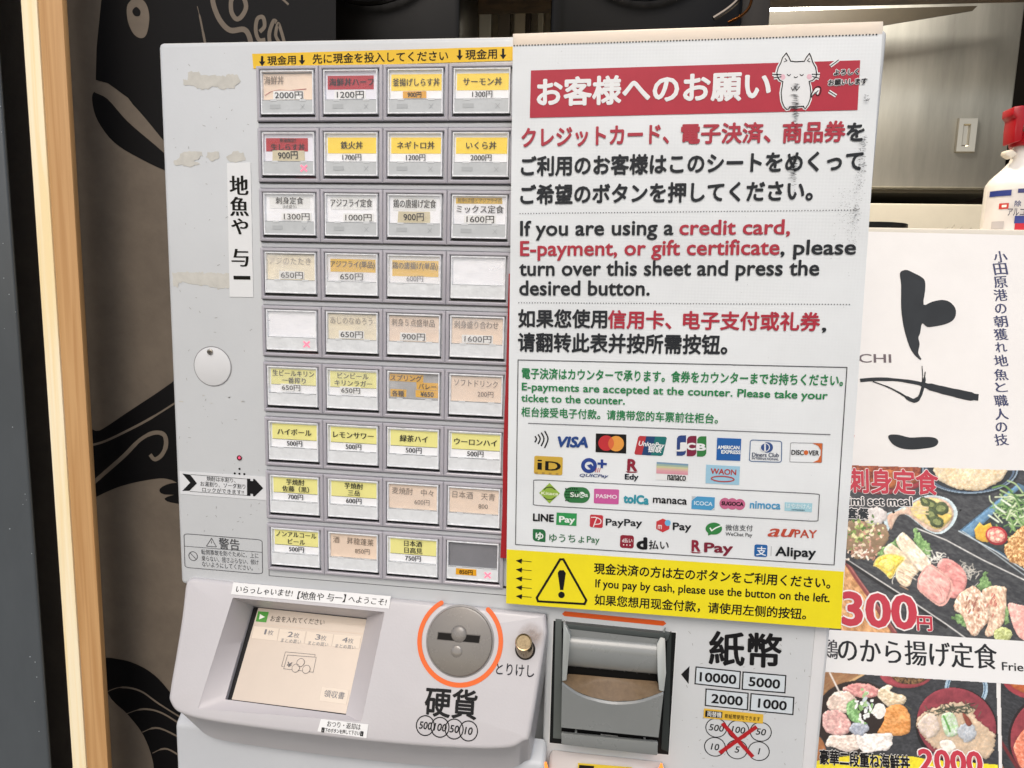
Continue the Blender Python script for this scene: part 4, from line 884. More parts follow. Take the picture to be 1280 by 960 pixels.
        if d.get('scr'):
            s_ = [Vector((x * mm, -y * mm)) for x, y in ((5, 17.6), (9, 15.4), (15, 14.2), (22, 14.6), (33, 13.8))]
            line(pl, None, 0, .0011, M('b0605a', .6), 'pen_line', fr_, st=cr(s_, 5), w=[.0004, .0003, .0002, .0005])
        if 'p' in d: Tc(d['p'], 21, 17.9, 4.6, M('1e1e22', .5) if not d.get('pf') else M('7c8088', .5), kind='s', w=.016, mw=15)
        tg = None
        if 't' in d:
            sm = d.get('sm'); hw = 7.2 if sm else (8.6 if len(d['t']) == 4 else 10.2); x = d['tx']; y = 17.6 if not sm else 17.2; a = 1.6
            if r_ in (3, 4): a = 2.0
            tg = R(x - hw, y - 2.6, x + hw, y + 2.5, .0013, TAGM, 'price_tag', .25, .0003)
            Tc(d['t'], x + .3, y, 4.4 if sm else 5.2, m=INK, kind='s', w=.006, sx=1.25, mw=2 * hw - 1.4, par=tg, h=.0016)
        if 'ct' in d:
            tg = R(9.5, 13.6, 31, 20.4, .0013, M('d9cfae', .4, .1, 90), 'price_tag', .4, .0003); Tc(d['ct'], 20, 16.8, 5.6, kind='b', w=.014, mw=17, par=tg, h=.0016, ang=1.5)
        if 'ot' in d:
            tg = R(12.5, 15.9, 27.5, 19.9, .0013, M('e8a81c', .4, .05, 90), 'price_tag', .15, .0003); Tc(d['ot'], 20, 17.9, 3.7, kind='b', w=.02, mw=11, par=tg, h=.0016)
        # lower half: the moulded key plate
        ky = R(3.5, 21.0, 38.0, 29.2, .0026, KEY if r_ < 3 else KEY_SHEEN, 'key_plate', 0, .0022)
        R(3.6, 20.7, 38.0, 21.0, .00265, M('8e9296', .4), 'key_seam', par=ky)
        for xx in (9.5, 29): R(xx, 20.4, xx + 4.2, 21.6, .0028, M('d4d8da', .3), 'hinge_tab', par=ky, th=.0003)
        if d.get('x'):
            PKM = M('f08098', .35, emit=.6)
            for s_ in ((29.2, 23.2, 33.4, 27.0), (29.2, 27.0, 33.4, 23.2)):
                line(pl, None, 0, .0028 + (.00004 if s_[1] > 25 else 0), PKM, 'sold_mark', ky, st=[Vector((s_[0] * mm, -s_[1] * mm)), Vector((s_[2] * mm, -s_[3] * mm))], w=.0011)
            R(25, 29.9, 37.5, 30.5, .0012, M('d8203c', .3, emit=.5), 'red_edge')
        elif r_ < 3:
            for s_ in ((29.6, 23.6, 32.4, 26.6), (29.6, 26.6, 32.4, 23.6)):
                line(pl, None, 0, .0028 + (.00004 if s_[1] > 25 else 0), M('a9adb0', .4), 'sold_mark', ky, st=[Vector((s_[0] * mm, -s_[1] * mm)), Vector((s_[2] * mm, -s_[3] * mm))], w=.0002)
            R(9, 23.6, 16, 26.2, .00275, M('b4b9bb', .4), 'key_window', par=ky)
        if 'kt' in d:
            tg = R(9.5, 21.8, 23.5, 26.2, .0029, M('e8a81c', .4, .05, 90), 'price_tag', .15, .0003, ky); tmid(pl, d['kt'], .0165, -.024, .0038, PRC, ky, .0032, .011, 'b', .02)
        hz = (0, 0, .07, .18, .18, .13, 0, .09, 0)[r_] if not (r_ == 7 and c_ < 2) else 0  # rows washed out by reflection get it as whiteness in the cover
        tx_, ty_ = rb.gauss(0, .00012), rb.gauss(0, .00016)
        mk('clear_window', [pl.pt(x * mm, -y * mm, .0022 + a_ * tx_ + b_ * ty_) for x, y, a_, b_ in ((3.3, 21.2, -1, -1), (38.2, 21.2, 1, -1), (38.2, 3.0, 1, 1), (3.3, 3.0, -1, 1))], [(0, 1, 2, 3)], clear_plastic(hz), fr_)

# ================================================================== CONSOLE WITH SCREEN AND COIN SLOT
CS = tilt((0, -.0035, -.3490), 22)
con_out = px(CS, [(239, 721.6), (460, 745), (682, 767.6), (684, 790), (664, 912), (655, 927), (630, 937), (560, 936), (480, 930), (380, 919), (270, 904), (225, 893), (211, 878), (211, 862), (219, 815), (226, 770), (230, 735), (232.5, 725)])
def resample(st, n):
    L = [0]; 
    for i in range(len(st)): L.append(L[-1] + (st[(i + 1) % len(st)] - st[i]).length)
    out = []; 
    for k in range(n):
        t = L[-1] * k / n; i = max(j for j in range(len(st)) if L[j] <= t); out.append(st[i].lerp(st[(i + 1) % len(st)], (t - L[i]) / max(1e-9, L[i + 1] - L[i])))
    return out
def inset(st, d):
    n = len(st); out = []; area_ = sum(st[i].x * st[(i + 1) % n].y - st[(i + 1) % n].x * st[i].y for i in range(n)); sg = 1 if area_ > 0 else -1
    for i in range(n):
        a = (st[i] - st[i - 1]).normalized(); b = (st[(i + 1) % n] - st[i]).normalized(); t = (a + b).normalized(); out.append(st[i] + Vector((-t.y, t.x)) * d * sg)
    return out
hole = px(CS, [(291, 747), (481, 765), (452, 902), (247, 886)])
hc = sum(hole, Vector((0, 0))) / 4
def around(poly_, c, n):
    """n points of a star-shaped outline, one per direction from c"""
    out = []
    for k in range(n):
        a = 2 * math.pi * k / n; d = Vector((math.cos(a), math.sin(a))); best = None
        for i in range(len(poly_)):
            p, q = poly_[i], poly_[(i + 1) % len(poly_)]; e = q - p; den = d.x * e.y - d.y * e.x
            if abs(den) < 1e-12: continue
            w = p - c; t = (w.x * e.y - w.y * e.x) / den; s = (w.x * d.y - w.y * d.x) / den
            if t > 0 and -1e-6 <= s <= 1 + 1e-6 and (best is None or t > best): best = t
        out.append(c + d * best)
    return out
NN = 480
so_ = cr(con_out[3:], 5) ; so_ = [con_out[0], con_out[1], con_out[2]] + so_
O0 = around(so_, hc, NN)
H0 = around(hole, hc, NN); 
SP = tilt(CS.pt(*CS.hit(360, 886), -.003), 40)
scr = px(SP, [(315, 757), (458.5, 772), (432, 893.5), (282, 874)]); scc = sum(scr, Vector((0, 0))) / 4
S0 = [None] * NN
# march both rims by matching corner to corner
def quadpath(q, n):
    out = []
    for k in range(n):
        t = 4 * k / n; i = int(t); out.append(q[i].lerp(q[(i + 1) % 4], t - i))
    return out
g = G()
def L3(pl, pts, h): return [pl.pt(p.x, p.y, h) for p in pts]
LB = []
for p in O0:
    q = CS.pt(p.x, p.y, -.0045); k = min(1, max(0, (-.02 - q.x) / .045)); LB.append(Vector((q.x + .012 * k, q.y + .013, q.z - .024)))
LC = [q + Vector((0, .05, -.002)) for q in LB]
g.loft([LC, LB, L3(CS, O0, -.0045), L3(CS, O0, -.0030), L3(CS, inset(O0, .0006), -.0013), L3(CS, inset(O0, .0018), -.0003), L3(CS, inset(O0, .0032), 0), L3(CS, H0, 0)], False, False)
CONM = M('c4c2c4', .34, .06, 10, coat=.2, bump=.08, bscale=700)
con = g.build('console', CONM, tm, smooth=True, auto=50)
qh = quadpath(hole, 64); qs = quadpath(scr, 64)
g = G(); g.loft([L3(CS, qh, 0), [CS.pt(a.x, a.y, 0).lerp(SP.pt(b.x, b.y, 0), .06) + CS.n * -.0003 for a, b in zip(qh, qs)], [CS.pt(a.x, a.y, 0).lerp(SP.pt(b.x, b.y, 0), .985) for a, b in zip(qh, qs)], L3(SP, qs, -.0035)], False, False)
g.build('screen_bezel', M('c0bcbe', .4, .03, 20), con, smooth=True, auto=30)
SCM = M('c6b8a8', .3, .05, 30, coat=1, emit=.05)
a_, b_, c_, d_ = px(SP, [(314, 757), (459, 772), (433, 894), (281, 874)])
flat(SP, [d_, c_, b_, a_], -.0032, DARK, 'screen_surround', con)
scn = fill(SP, [(321, 758.5), (457.5, 773), (431, 891.5), (287.5, 873.5)], -.0028, SCM, 'screen', tm)
zs = zt(300, 740, 5.3333); sh_ = -.0026
SG = M('6f7076', .5); 
fill(SP, Z(zs, [(112, 122), (183, 127), (165, 197), (95, 190)]), sh_, M('3c8c28', .3, emit=.1), 'icon', scn)
fill(SP, Z(zs, [(124, 140), (157, 161), (118, 178)]), sh_ + L1, M('f0f4ea', .3), 'icon', scn)
txt(SP, 'お金を入れてください', zs(190, 190), zs(552, 216), 7.2, M('3c3836', .5), scn, h=sh_, kind=0)
line(SP, Z(zs, [(85, 207), (835, 275)]), .4, sh_, M('d0bca8', .4), 'rule', scn)
TBM = M('dccfbe', .4)
for i, (x0, y0, x1, y1) in enumerate(((85, 222, 250, 238), (258, 240, 430, 256), (440, 258, 615, 274), (622, 277, 800, 290))):
    fill(SP, Z(zs, [(x0, y0), (x1, y1), (x1 - 14, y1 + 82), (x0 - 17, y0 + 80)]), sh_, TBM, 'tab', scn)
    txt(SP, str(i + 1), zs(x0 + (66, 50, 52, 50)[i], y0 + 55 - i * 1), zs(x0 + (77, 83, 85, 85)[i], y0 + 56), 6.6, SG, scn, h=sh_ + L1, ref='0', w=.01)
    txt(SP, '枚', zs(x0 + 88, y0 + 60), zs(x0 + 125, y0 + 62), 6.2, SG, scn, h=sh_ + L1, kind=0)
    if i: txt(SP, 'まとめ買い', zs(x0 + 4, y0 + 88), zs(x0 + 138, y0 + 101), 4.8, SG, scn, h=sh_ + L1, kind=0)
LG = M('55555a', .5)
line(SP, Z(zs, [(500, 430), (308, 415), (282, 507), (480, 530)]), .55, sh_, LG, 'banknote_icon', scn, closed=True)
line(SP, Z(zs, [(490, 428), (493, 412), (294, 394), (268, 490), (280, 493)]), .5, sh_, LG, 'banknote_icon', scn)
txt(SP, '¥', zs(300, 492), zs(332, 497), 6, LG, scn, h=sh_ + L1, ref='0', w=.015)
for x, y in ((396, 466), (364, 503), (434, 511)):
    c = SP.hit(*zs(x, y)); rr = .0027
    flat(SP, ell(c, rr, rr, 20), sh_ + 2 * L1, SCM, 'coin_icon', scn); line(SP, None, 0, sh_ + 3 * L1, LG, 'coin_icon', scn, closed=True, st=ell(c, rr, rr, 24), w=.0003)
fill(SP, Z(zs, [(541, 628), (718, 650), (700, 745), (522, 720)]), sh_, TBM, 'tab', scn)
txt(SP, '領収書', zs(548, 694), zs(684, 712), 8.6, SG, scn, h=sh_ + L1, kind='b', w=.008)
# stickers on the console
z7c = zt(180, 700, 3.6938)
W3 = M('e8e9e8', .35, .03, 60)
s_ = sticker(CS, Z(z7c, [(414, 103), (1141, 167), (1132, 225), (403, 158)]), .0003, W3, 'welcome_sticker', tm)
txt(CS, 'いらっしゃいませ!', z7c(424, 149), z7c(684, 170), 8.5, INK, s_, h=.0007, kind='s', w=.01, shear=.12)
txt(CS, '【地魚や 与一】', z7c(708, 180), z7c(928, 195), 9.5, INK, s_, h=.0007, kind='s', w=.012, shear=.12)
txt(CS, 'へようこそ!', z7c(943, 195), z7c(1117, 211), 8.5, INK, s_, h=.0007, kind='s', w=.01, shear=.12)
s_ = sticker(CS, [(401.5, 898.4), (461, 905.2), (458.3, 922.5), (397, 914)], .0003, W3, 'change_sticker', tm)
txt(CS, 'おつり・返却は', z7c(846, 768), z7c(1000, 785), 7.4, INK, s_, h=.0007, kind='s', w=.01)
txt(CS, '⬇下のボタンを押して下さい⬇', z7c(820, 792), z7c(1013, 811), 5.2, INK, s_, h=.0007, kind='b', w=.02)
# coin slot
dc = CS.hit(575, 801); R0 = .0222
prism(CS, ell(dc, R0 + .0012, R0 + .0012, 56), -.001, .0003, M('8e8c8a', .4), 'coin_slot_ring', tm, bevel=.0002)
disc = G().loft([L3(CS, ell(dc, R0, R0, 56), 0), L3(CS, ell(dc, R0, R0, 56), .0016), L3(CS, ell(dc, R0 - .0004, R0 - .0004, 56), .0021), L3(CS, ell(dc, R0 - .0012, R0 - .0012, 56), .0023)], False, True).build('coin_slot', M('78746e', .24, .08, 40, coat=.5), tm, smooth=True, auto=35)
z9 = zt(480, 700, 3.6938)
prism(CS, px(CS, Z(z9, [(247, 366), (252, 330), (449, 345), (443, 383)])), .0023, .0026, M('5c5854', .5), 'slot_edge', disc)
prism(CS, px(CS, Z(z9, [(250, 364), (255, 333), (446, 349), (441, 381)])), .0026, .0027, M('1c1a18', .7), 'coin_opening', disc)
c = CS.hit(*z9(349, 340)); rr = .0056
gg = G(); loops = [L3(CS, ell(c, rr * math.cos(t), rr * math.cos(t) * 1.0, 24), .0022 + .0015 * math.sin(t)) for t in (0, .35, .7, 1.0, 1.3)]
gg.loft(loops, False, True).build('coin_guide', M('7c7873', .26, .08, 40, coat=.4), disc, smooth=True)
c = CS.hit(*z9(338, 420)); gg = G(); loops = [L3(CS, ell(c, .0040 * math.cos(t), .0040 * math.cos(t), 24), .0022 + .0007 * math.sin(t)) for t in (0, .35, .7, 1.0, 1.3)]
gg.loft(loops, False, True).build('clear_bump', M('7a7670', .12, coat=.8), disc, smooth=True)
a0 = CS.hit(553, 755.5) - dc; a1 = CS.hit(611, 761) - dc
A0 = math.degrees(math.atan2(a0.y, a0.x)); A1 = math.degrees(math.atan2(a1.y, a1.x))
ORG = M('e8661a', .35, .03, 60)
rr = (CS.hit(524.5, 801) - dc).length
line(CS, None, 0, .0004, ORG, 'orange_ring', tm, st=ell(dc, rr, rr, 60, A0, A1 + 360), w=.0031)
for q in (A0, A1): flat(CS, ell(dc + Vector((rr * math.cos(math.radians(q)), rr * math.sin(math.radians(q)))), .00155, .00155, 16), .00045, ORG, 'orange_ring', tm)
txt(CS, '硬貨', z9(186, 716), z9(424, 737), 34, INK, tm, h=.0003, kind='B', w=.022)
for s, (x, y) in zip(('500', '100', '50', '10'), ((191, 764), (259, 772), (324, 780), (390, 789))):
    c = CS.hit(*z9(x, y)); line(CS, None, 0, .0003, INK, 'coin_mark', tm, closed=True, st=ell(c, .0060, .0060, 32), w=.0007)
    tmid(CS, s, c.x, c.y, .0064, INK, tm, .0003, .0082, 'b', .022, 0, .12)
# return knob
kc = CS.hit(*z9(652, 412)); 
flat(CS, ell(kc, .0068, .0068, 32), .0002, M('2a2624', .6), 'knob_hole', tm)
gg = G(); kk = lambda rad, h: [CS.pt(p.x, p.y, h) + Vector((0, 0, .55 * h)) for p in ell(kc + Vector((0, -.0006)), rad, rad, 32)]
gg.loft([kk(.0056, -.003), kk(.0056, .0125), kk(.0052, .0132), kk(.0046, .0131), kk(.0044, .0127), kk(.0016, .0127)], False, True)
gg.build('return_knob', M('9c8b6e', .2, .3, 400, metal=1), tm, smooth=True, auto=30)
txt(CS, 'とりけし', z9(517, 526), z9(692, 540), 14, M('22242c', .45), tm, h=.0003, kind='b', w=.01, ref='と')
# rust bloom by the knob
def rust():
    m = bpy.data.materials.new('rust_stain'); m.use_nodes = True; t = m.node_tree; b = t.nodes['Principled BSDF']; b.inputs['Base Color'].default_value = (*lin('8a6236'), 1); b.inputs['Roughness'].default_value = .6
    tc = t.nodes.new('ShaderNodeTexCoord'); gr = t.nodes.new('ShaderNodeVectorMath'); gr.operation = 'LENGTH'; t.links.new(tc.outputs['Object'], gr.inputs[0])
    r = t.nodes.new('ShaderNodeMapRange'); r.inputs[1].default_value = .0095; r.inputs[2].default_value = .003; r.inputs[3].default_value = 0; r.inputs[4].default_value = .65
    n = t.nodes.new('ShaderNodeTexNoise'); n.inputs['Scale'].default_value = 300; t.links.new(tc.outputs['Object'], n.inputs['Vector'])
    mu = t.nodes.new('ShaderNodeMath'); mu.operation = 'MULTIPLY'; t.links.new(gr.outputs['Value'], r.inputs[0]); t.links.new(r.outputs[0], mu.inputs[0]); t.links.new(n.outputs[0], mu.inputs[1])
    t.links.new(mu.outputs[0], b.inputs['Alpha']); return m
flat(CS, ell(CS.hit(*z9(680, 352)), .0095, .0095, 24), .00012, rust(), 'rust_stain', tm)
# lower front panels (below the console and bill unit)
FR = -.030
def lowpanel(x0, x1, ztop, y, name, mat):
    G().loft([[(x0, .0, ztop + .0), (x1, .0, ztop + .0), (x1, y, ztop - .012), (x0, y, ztop - .012)], [(x0, .0, -1.49), (x1, .0, -1.49), (x1, y, -1.49), (x0, y, -1.49)]], True, True).build(name, mat, tm, bevel=.003, seg=3)
lowpanel(LX, .2015, -.445, -.014, 'lower_door', M('c6cace', .35, .05, 12, coat=.2))
lowpanel(.2030, RX - .0985, -.452, -.010, 'coin_tray_cover', M('bab4b2', .4, .05, 12, coat=.2))
TP = tilt((0, -.0105, 0), 0)
s_ = sticker(TP, [(722.5, 953.5), (790, 959), (790, 990), (721, 985)], .0001, M('e6c83c', .4, .04, 60), 'yellow_sticker', tm)
fill(TP, [(724, 955.5), (742.5, 957), (742, 975), (723, 973)], .0005, INK, 'print', s_)
txt(TP, '新紙幣使用', (745, 969), (786, 972), 9, INK, s_, h=.0005, kind='b', w=.02)
txt(TP, '両替', (725.5, 972), (740.5, 973.5), 12, M('e6e6e2', .4), s_, h=.0007, kind='b', w=.03)
for (x, y, w_) in ((682, 962, 4.5), (826, 964, 4.5)):
    c = TP.hit(x, y); prism(TP, [c + Vector(p) * .001 for p in ((-2.4, -6), (2.4, -6), (2.0, 1), (.6, 6), (-.6, 6), (-2.0, 1))], .0002, .0016, M('ff8c3a', .4, emit=.9), 'tray_lamp', tm)

# ================================================================== BANKNOTE UNIT
zb7 = zt(660, 760, 4.8)
bu = px(FACE, [(692, 775.5), (845, 790.5), (835.5, 943), (687, 928)])
flat(FACE, inset([bu[3], bu[2], bu[1], bu[0]], -.0009), .0002, M('dcdedf', .4), 'bill_slot_border', tm)
flat(FACE, [bu[3], bu[2], bu[1], bu[0]], .0004, M('17191a', .5), 'bill_slot_recess', tm)
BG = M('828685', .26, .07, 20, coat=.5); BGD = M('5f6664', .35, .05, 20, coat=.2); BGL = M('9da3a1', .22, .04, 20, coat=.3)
u0 = tilt((0, -.003, 0), 0)
# dark green-grey outer frame (left wall and hood)
o_ = px(u0, Z(zb7, [(165, 75), (202, 78), (200, 790), (150, 785)])); 
unit = prism(u0, [o_[3], o_[2], o_[1], o_[0]], -.0025, -.0008, BGD, 'bill_unit', tm)
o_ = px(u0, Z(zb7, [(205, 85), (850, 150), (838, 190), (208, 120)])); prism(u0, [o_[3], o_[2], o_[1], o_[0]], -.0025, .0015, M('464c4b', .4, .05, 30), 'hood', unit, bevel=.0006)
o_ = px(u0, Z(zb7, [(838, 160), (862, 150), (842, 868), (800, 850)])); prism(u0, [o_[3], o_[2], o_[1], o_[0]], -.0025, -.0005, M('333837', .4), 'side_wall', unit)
# back face of the housing above the roller
u1 = tilt((0, -.0045, 0), 0)
o_ = px(u1, Z(zb7, [(210, 122), (836, 186), (778, 262), (250, 205)])); prism(u1, [o_[3], o_[2], o_[1], o_[0]], -.003, 0, BG, 'housing_top', unit)
# roller: half cylinder across the mouth
p0, p1 = u1.hit(*zb7(250, 255)), u1.hit(*zb7(779, 312)); rad = .0068
g = G(); dz = (p1.y - p0.y); zc = (p0.y + p1.y) / 2
g.loft([[(x, -.002 - rad * math.sin(math.pi * k / 14) * 1.0, zc - rad * 1.7 * math.cos(math.pi * k / 14)) for k in range(15)] for x in (p0.x - .001, p1.x + .001)], True, True)
g.build('roller_guard', BG, unit, smooth=True, auto=50)
# mouth
mo = px(u1, Z(zb7, [(246, 310), (778, 365), (770, 470), (238, 430)])); prism(u1, [mo[3], mo[2], mo[1], mo[0]], -.0042, -.0028, M('121110', .6), 'bill_mouth', unit)
g = G()
for k in range(7):
    q = u1.hit(*zb7(285 + k * 74, 343 + k * 7.4)); g.box(q.x - .0004, q.x + .0004, -.0034, -.0018, q.y - .002, q.y + .002)
g.build('mouth_teeth', M('4c4a48', .4), unit)
# sloping tray in front of the mouth: from the slot forward to the arc edge
TR0 = [u1.pt(*u1.hit(*zb7(x, y)), .0) for x, y in ((243, 395), (330, 402), (420, 410), (510, 418), (600, 426), (690, 433), (772, 440))]
u2 = tilt((0, -.017, 0), 0)
arcp = [(205, 440), (290, 500), (380, 535), (510, 560), (640, 555), (730, 532), (812, 500)]
TR1 = [u2.pt(*u2.hit(*zb7(x, y)), 0) for x, y in arcp]
g = G().add(TR0 + TR1, [(i, i + 7, i + 8, i + 1) for i in range(6)]); g.build('bill_tray', M('7c6850', .34, .2, 300, coat=.4), unit, smooth=True)  # brown of the tray holds the lamp's reflection as colour
# front panel under the arc
g = G(); n = 24; arcs = cr([u2.hit(*zb7(*p)) for p in arcp], 4); bot_ = [u2.hit(*zb7(200 + (782 - 200) * i / (len(arcs) - 1), 712 + (772 - 712) * i / (len(arcs) - 1))) for i in range(len(arcs))]
fr_p = arcs + bot_[::-1]; N_ = len(arcs)
V1 = [u2.pt(p.x, p.y, .0004) for p in arcs]; V1b = [u2.pt(p.x, p.y - .0012, .0016) for p in arcs]; V2 = [u2.pt(p.x, p.y, .0008) for p in bot_]; V3 = [Vector((v.x, -.002, v.z)) for v in V2]; V0 = [Vector((v.x, -.004, v.z - .002)) for v in V1]
g.add(V0 + V1 + V1b + V2 + V3, [(k * N_ + i, (k + 1) * N_ + i, (k + 1) * N_ + i + 1, k * N_ + i + 1) for k in range(4) for i in range(N_ - 1)] + [(0, N_, 2 * N_, 3 * N_, 4 * N_), (5 * N_ - 1, 4 * N_ - 1, 3 * N_ - 1, 2 * N_ - 1, N_ - 1)])
g.build('front_panel', BG, unit, smooth=True, auto=35)
# raised cheeks beside the mouth
for q in ([(207, 125), (252, 195), (243, 300), (232, 430), (204, 436)], [(780, 262), (834, 190), (830, 400), (815, 498), (786, 490), (779, 400)]):
    o_ = px(u2, Z(zb7, q)); vs = [u2.pt(p.x, p.y, -.006 if i in (0, 1) else 0) for i, p in enumerate(o_)]
    st = [Vector(p) for p in o_]
    n_ = len(st); fr0 = [u2.pt(p.x, p.y, -.0105 + .0115 * min(1, (st[0].y - p.y) / .02)) for p in st]; bk = [Vector((v.x, -.003, v.z)) for v in fr0]
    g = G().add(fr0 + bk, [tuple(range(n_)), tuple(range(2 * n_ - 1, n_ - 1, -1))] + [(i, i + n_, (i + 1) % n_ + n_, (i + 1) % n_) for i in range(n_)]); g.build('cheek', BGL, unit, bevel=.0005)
# gap with pegs and bottom lip
u3 = tilt((0, -.008, 0), 0)
o_ = px(u3, Z(zb7, [(205, 705), (782, 770), (780, 812), (205, 755)])); prism(u3, [o_[3], o_[2], o_[1], o_[0]], -.004, 0, M('0e0e0e', .6), 'slot_gap', unit)
for x, y in ((288, 745), (698, 792)):
    q = u3.hit(*zb7(x, y)); G().box(q.x - .0007, q.x + .0007, -.0105, -.006, q.y - .002, q.y + .002).build('peg', BGL, unit)
o_ = px(u3, Z(zb7, [(436, 755), (538, 767), (538, 776), (436, 764)])); prism(u3, [o_[3], o_[2], o_[1], o_[0]], .0, .0006, M('c4c6c4', .4), 'slot_label', unit)
u4 = tilt((0, -.013, 0), 0)
o_ = px(u4, Z(zb7, [(198, 752), (780, 808), (778, 888), (200, 822)])); prism(u4, [o_[3], o_[2], o_[1], o_[0]], -.0030, 0, BG, 'bottom_lip', unit, bevel=.0009)
o_ = px(FACE, [(702.5, 767.2), (706, 763.8), (830, 776), (832.8, 779.5), (829, 782), (705.5, 769.8)])
flat(FACE, [o_[5], o_[4], o_[3], o_[2], o_[1], o_[0]], .0003, M('dc5a1c', .35), 'orange_bar', tm)

# ---- lettering right of the bill unit
z3c = zt(780, 760, 4.8)
txt(FACE, '紙幣', z3c(512, 336), z3c(938, 357), 39, INK, tm, h=FB, kind='B', w=.024)
fill(FACE, Z(z3c, [(342, 397), (393, 348), (387, 455)]), FB, INK, 'arrow', tm)
BX = M('cfd8dd', .4)
for s, q in (('10000', [(430, 350), (700, 378), (695, 485), (423, 455)]), ('5000', [(712, 380), (973, 402), (967, 510), (706, 488)]), ('2000', [(490, 482), (747, 508), (742, 612), (485, 585)]), ('1000', [(760, 510), (1021, 533), (1015, 640), (753, 615)])):
    o_ = px(FACE, Z(z3c, q)); flat(FACE, inset([o_[3], o_[2], o_[1], o_[0]], .0003), FB, BX, 'note_box', tm)
    line(FACE, None, 0, FB + L1, INK, 'note_box', tm, closed=True, st=inset([o_[3], o_[2], o_[1], o_[0]], .0004), w=.0008)
    cxx = sum(p[0] for p in q) / 4; cyy = sum(p[1] for p in q) / 4; hw = 108 if s == '10000' else (92 if s != '1000' else 84)
    txt(FACE, s, z3c(cxx - hw, cyy + 20), z3c(cxx + hw, cyy + 38), 11.2, INK, tm, h=FB + 2 * L1, ref='0', kind='b', w=.028)
s_ = sticker(FACE, [(880, 885), (954, 892.5), (953.3, 903.8), (879.3, 896.5)], FB + 3 * L1, M('e0b63c', .4, .04, 60), 'yellow_sticker', tm)
fill(FACE, Z(z3c, [(488, 610), (590, 620), (586, 658), (485, 648)]), FB + 6 * L1, INK, 'print', s_)
txt(FACE, '両替機', z3c(498, 645), z3c(582, 653), 6.5, M('dcdcd8', .4), s_, h=FB + 8 * L1, kind='b', w=.02)
txt(FACE, '新紙幣使用できます', z3c(603, 656), z3c(814, 676), 5.2, INK, s_, h=FB + 6 * L1, kind='b', w=.014)
for s, (x, y) in zip(('500', '100', '50', '10', '5', '1'), ((553, 718), (685, 730), (820, 742), (545, 832), (677, 848), (808, 858))):
    c = fx(*z3c(x, y)); line(FACE, None, 0, FB, INK, 'coin_mark', tm, closed=True, st=ell(c, .0068, .0068, 32), w=.0006)
    tmid(FACE, s, c.x, c.y, .0066, INK, tm, FB, .0098, 'b', .012, -1, .12)
RX_ = M('b01c24', .35)
line(FACE, Z(z3c, [(590, 690), (773, 892)]), 4.8, FB + L1, RX_, 'red_cross', tm); line(FACE, Z(z3c, [(795, 710), (573, 868)]), 4.8, FB + 2 * L1, RX_, 'red_cross', tm)
G().box(.3715, .3790, -.0006, .0004, -1.4, -.345).build('edge_trim', M('d4d5d6', .4, .05, 20), tm, bevel=.0003)

# ================================================================== NOTICE SHEET (hangs over the front, turned about 1 degree)
a = math.radians(1.05)
NS = Pl((.1645, -.0085, .0171), (math.cos(a), 0, math.sin(a)), (-math.sin(a), 0, math.cos(a)))
VIN = vinyl('white_mesh_vinyl', 'e6ebed'); 
ns = thing('notice_sheet', (.27, -.0085, -.35), 'white vinyl notice sheet with red heading and payment logos hanging over the machine', 'notice sheet')
TLs, TRs = NS.hit(641, 57), NS.hit(1103, 42.5); BRs, BLs = NS.hit(1050.8, 786.2), NS.hit(632.5, 754.3)
# the panel: slightly wavy, thin, hemmed
nx, nz = 24, 40; V = []; F = []
def wav(u, v): return .0
for j in range(nz + 1):
    for i in range(nx + 1):
        u, v = i / nx, j / nz; p = (TLs * (1 - u) + TRs * u) * (1 - v) + (BLs * (1 - u) + BRs * u) * v; V.append(NS.pt(p.x, p.y, -.0001))
for j in range(nz):
    for i in range(nx): k = j * (nx + 1) + i; F.append((k, k + nx + 1, k + nx + 2, k + 1))
pn = mk('sheet', V, F, VIN, ns)
md = pn.modifiers.new('thickness', 'SOLIDIFY'); md.thickness = .0005; md.offset = -1
# hem that rolls over the machine's top edge
g = G(); nn = 10; prof = [(0, 0), (.0030, .0001), (.0060, 0), (.0077, -.0004), (.0082, -.0011), (.0079, -.0018), (.0050, -.0022), (0, -.0022)]
up_ = NS.uz; Pp = [NS.pt(TLs.x, TLs.y), NS.pt(TRs.x, TRs.y)]
ext = (NS.hit(1103, 26).y - TRs.y)
loops = []
for hh, dd in prof:
    s_ = hh / .0082 * ext
    loops.append([P0 + up_ * s_ + Vector((0, -dd, 0)) for P0 in Pp])
for k in range(len(loops) - 1): g.add([loops[k][0], loops[k][1], loops[k + 1][1], loops[k + 1][0]], [(0, 1, 2, 3)])
HEM = M('ece8e2', .5, .05, 22).copy(); HEM.name = 'thin_hem_vinyl'
_t = HEM.node_tree; _tr = _t.nodes.new('ShaderNodeBsdfTranslucent'); _tr.inputs[0].default_value = (.85, .8, .74, 1); _mx = _t.nodes.new('ShaderNodeMixShader'); _mx.inputs[0].default_value = .5
_t.links.new(_t.nodes['Principled BSDF'].outputs[0], _mx.inputs[1]); _t.links.new(_tr.outputs[0], _mx.inputs[2]); _t.links.new(_mx.outputs[0], _t.nodes['Material Output'].inputs[0])
bm_ = g.build('top_hem', HEM, ns, smooth=True, auto=80)
me = bm_.data
bmm = bmesh.new(); bmm.from_mesh(me); bmesh.ops.remove_doubles(bmm, verts=bmm.verts, dist=1e-6); bmm.to_mesh(me); bmm.free()
def dots(p0, p1, step, w, mat, name, h=2 * L1):
    A, B = NS.hit(*p0), NS.hit(*p1); d = (B - A); n = int(d.length / step); d = d.normalized(); e = Vector((-d.y, d.x)) * w / 2; g = G()
    for k in range(n): c = A + d * (k * step); g.add([NS.pt(q.x, q.y, h) for q in (c - e, c + d * w - e, c + d * w + e, c + e)], [(0, 1, 2, 3)])
    g.build(name, mat, ns)['kind'] = 'stuff'
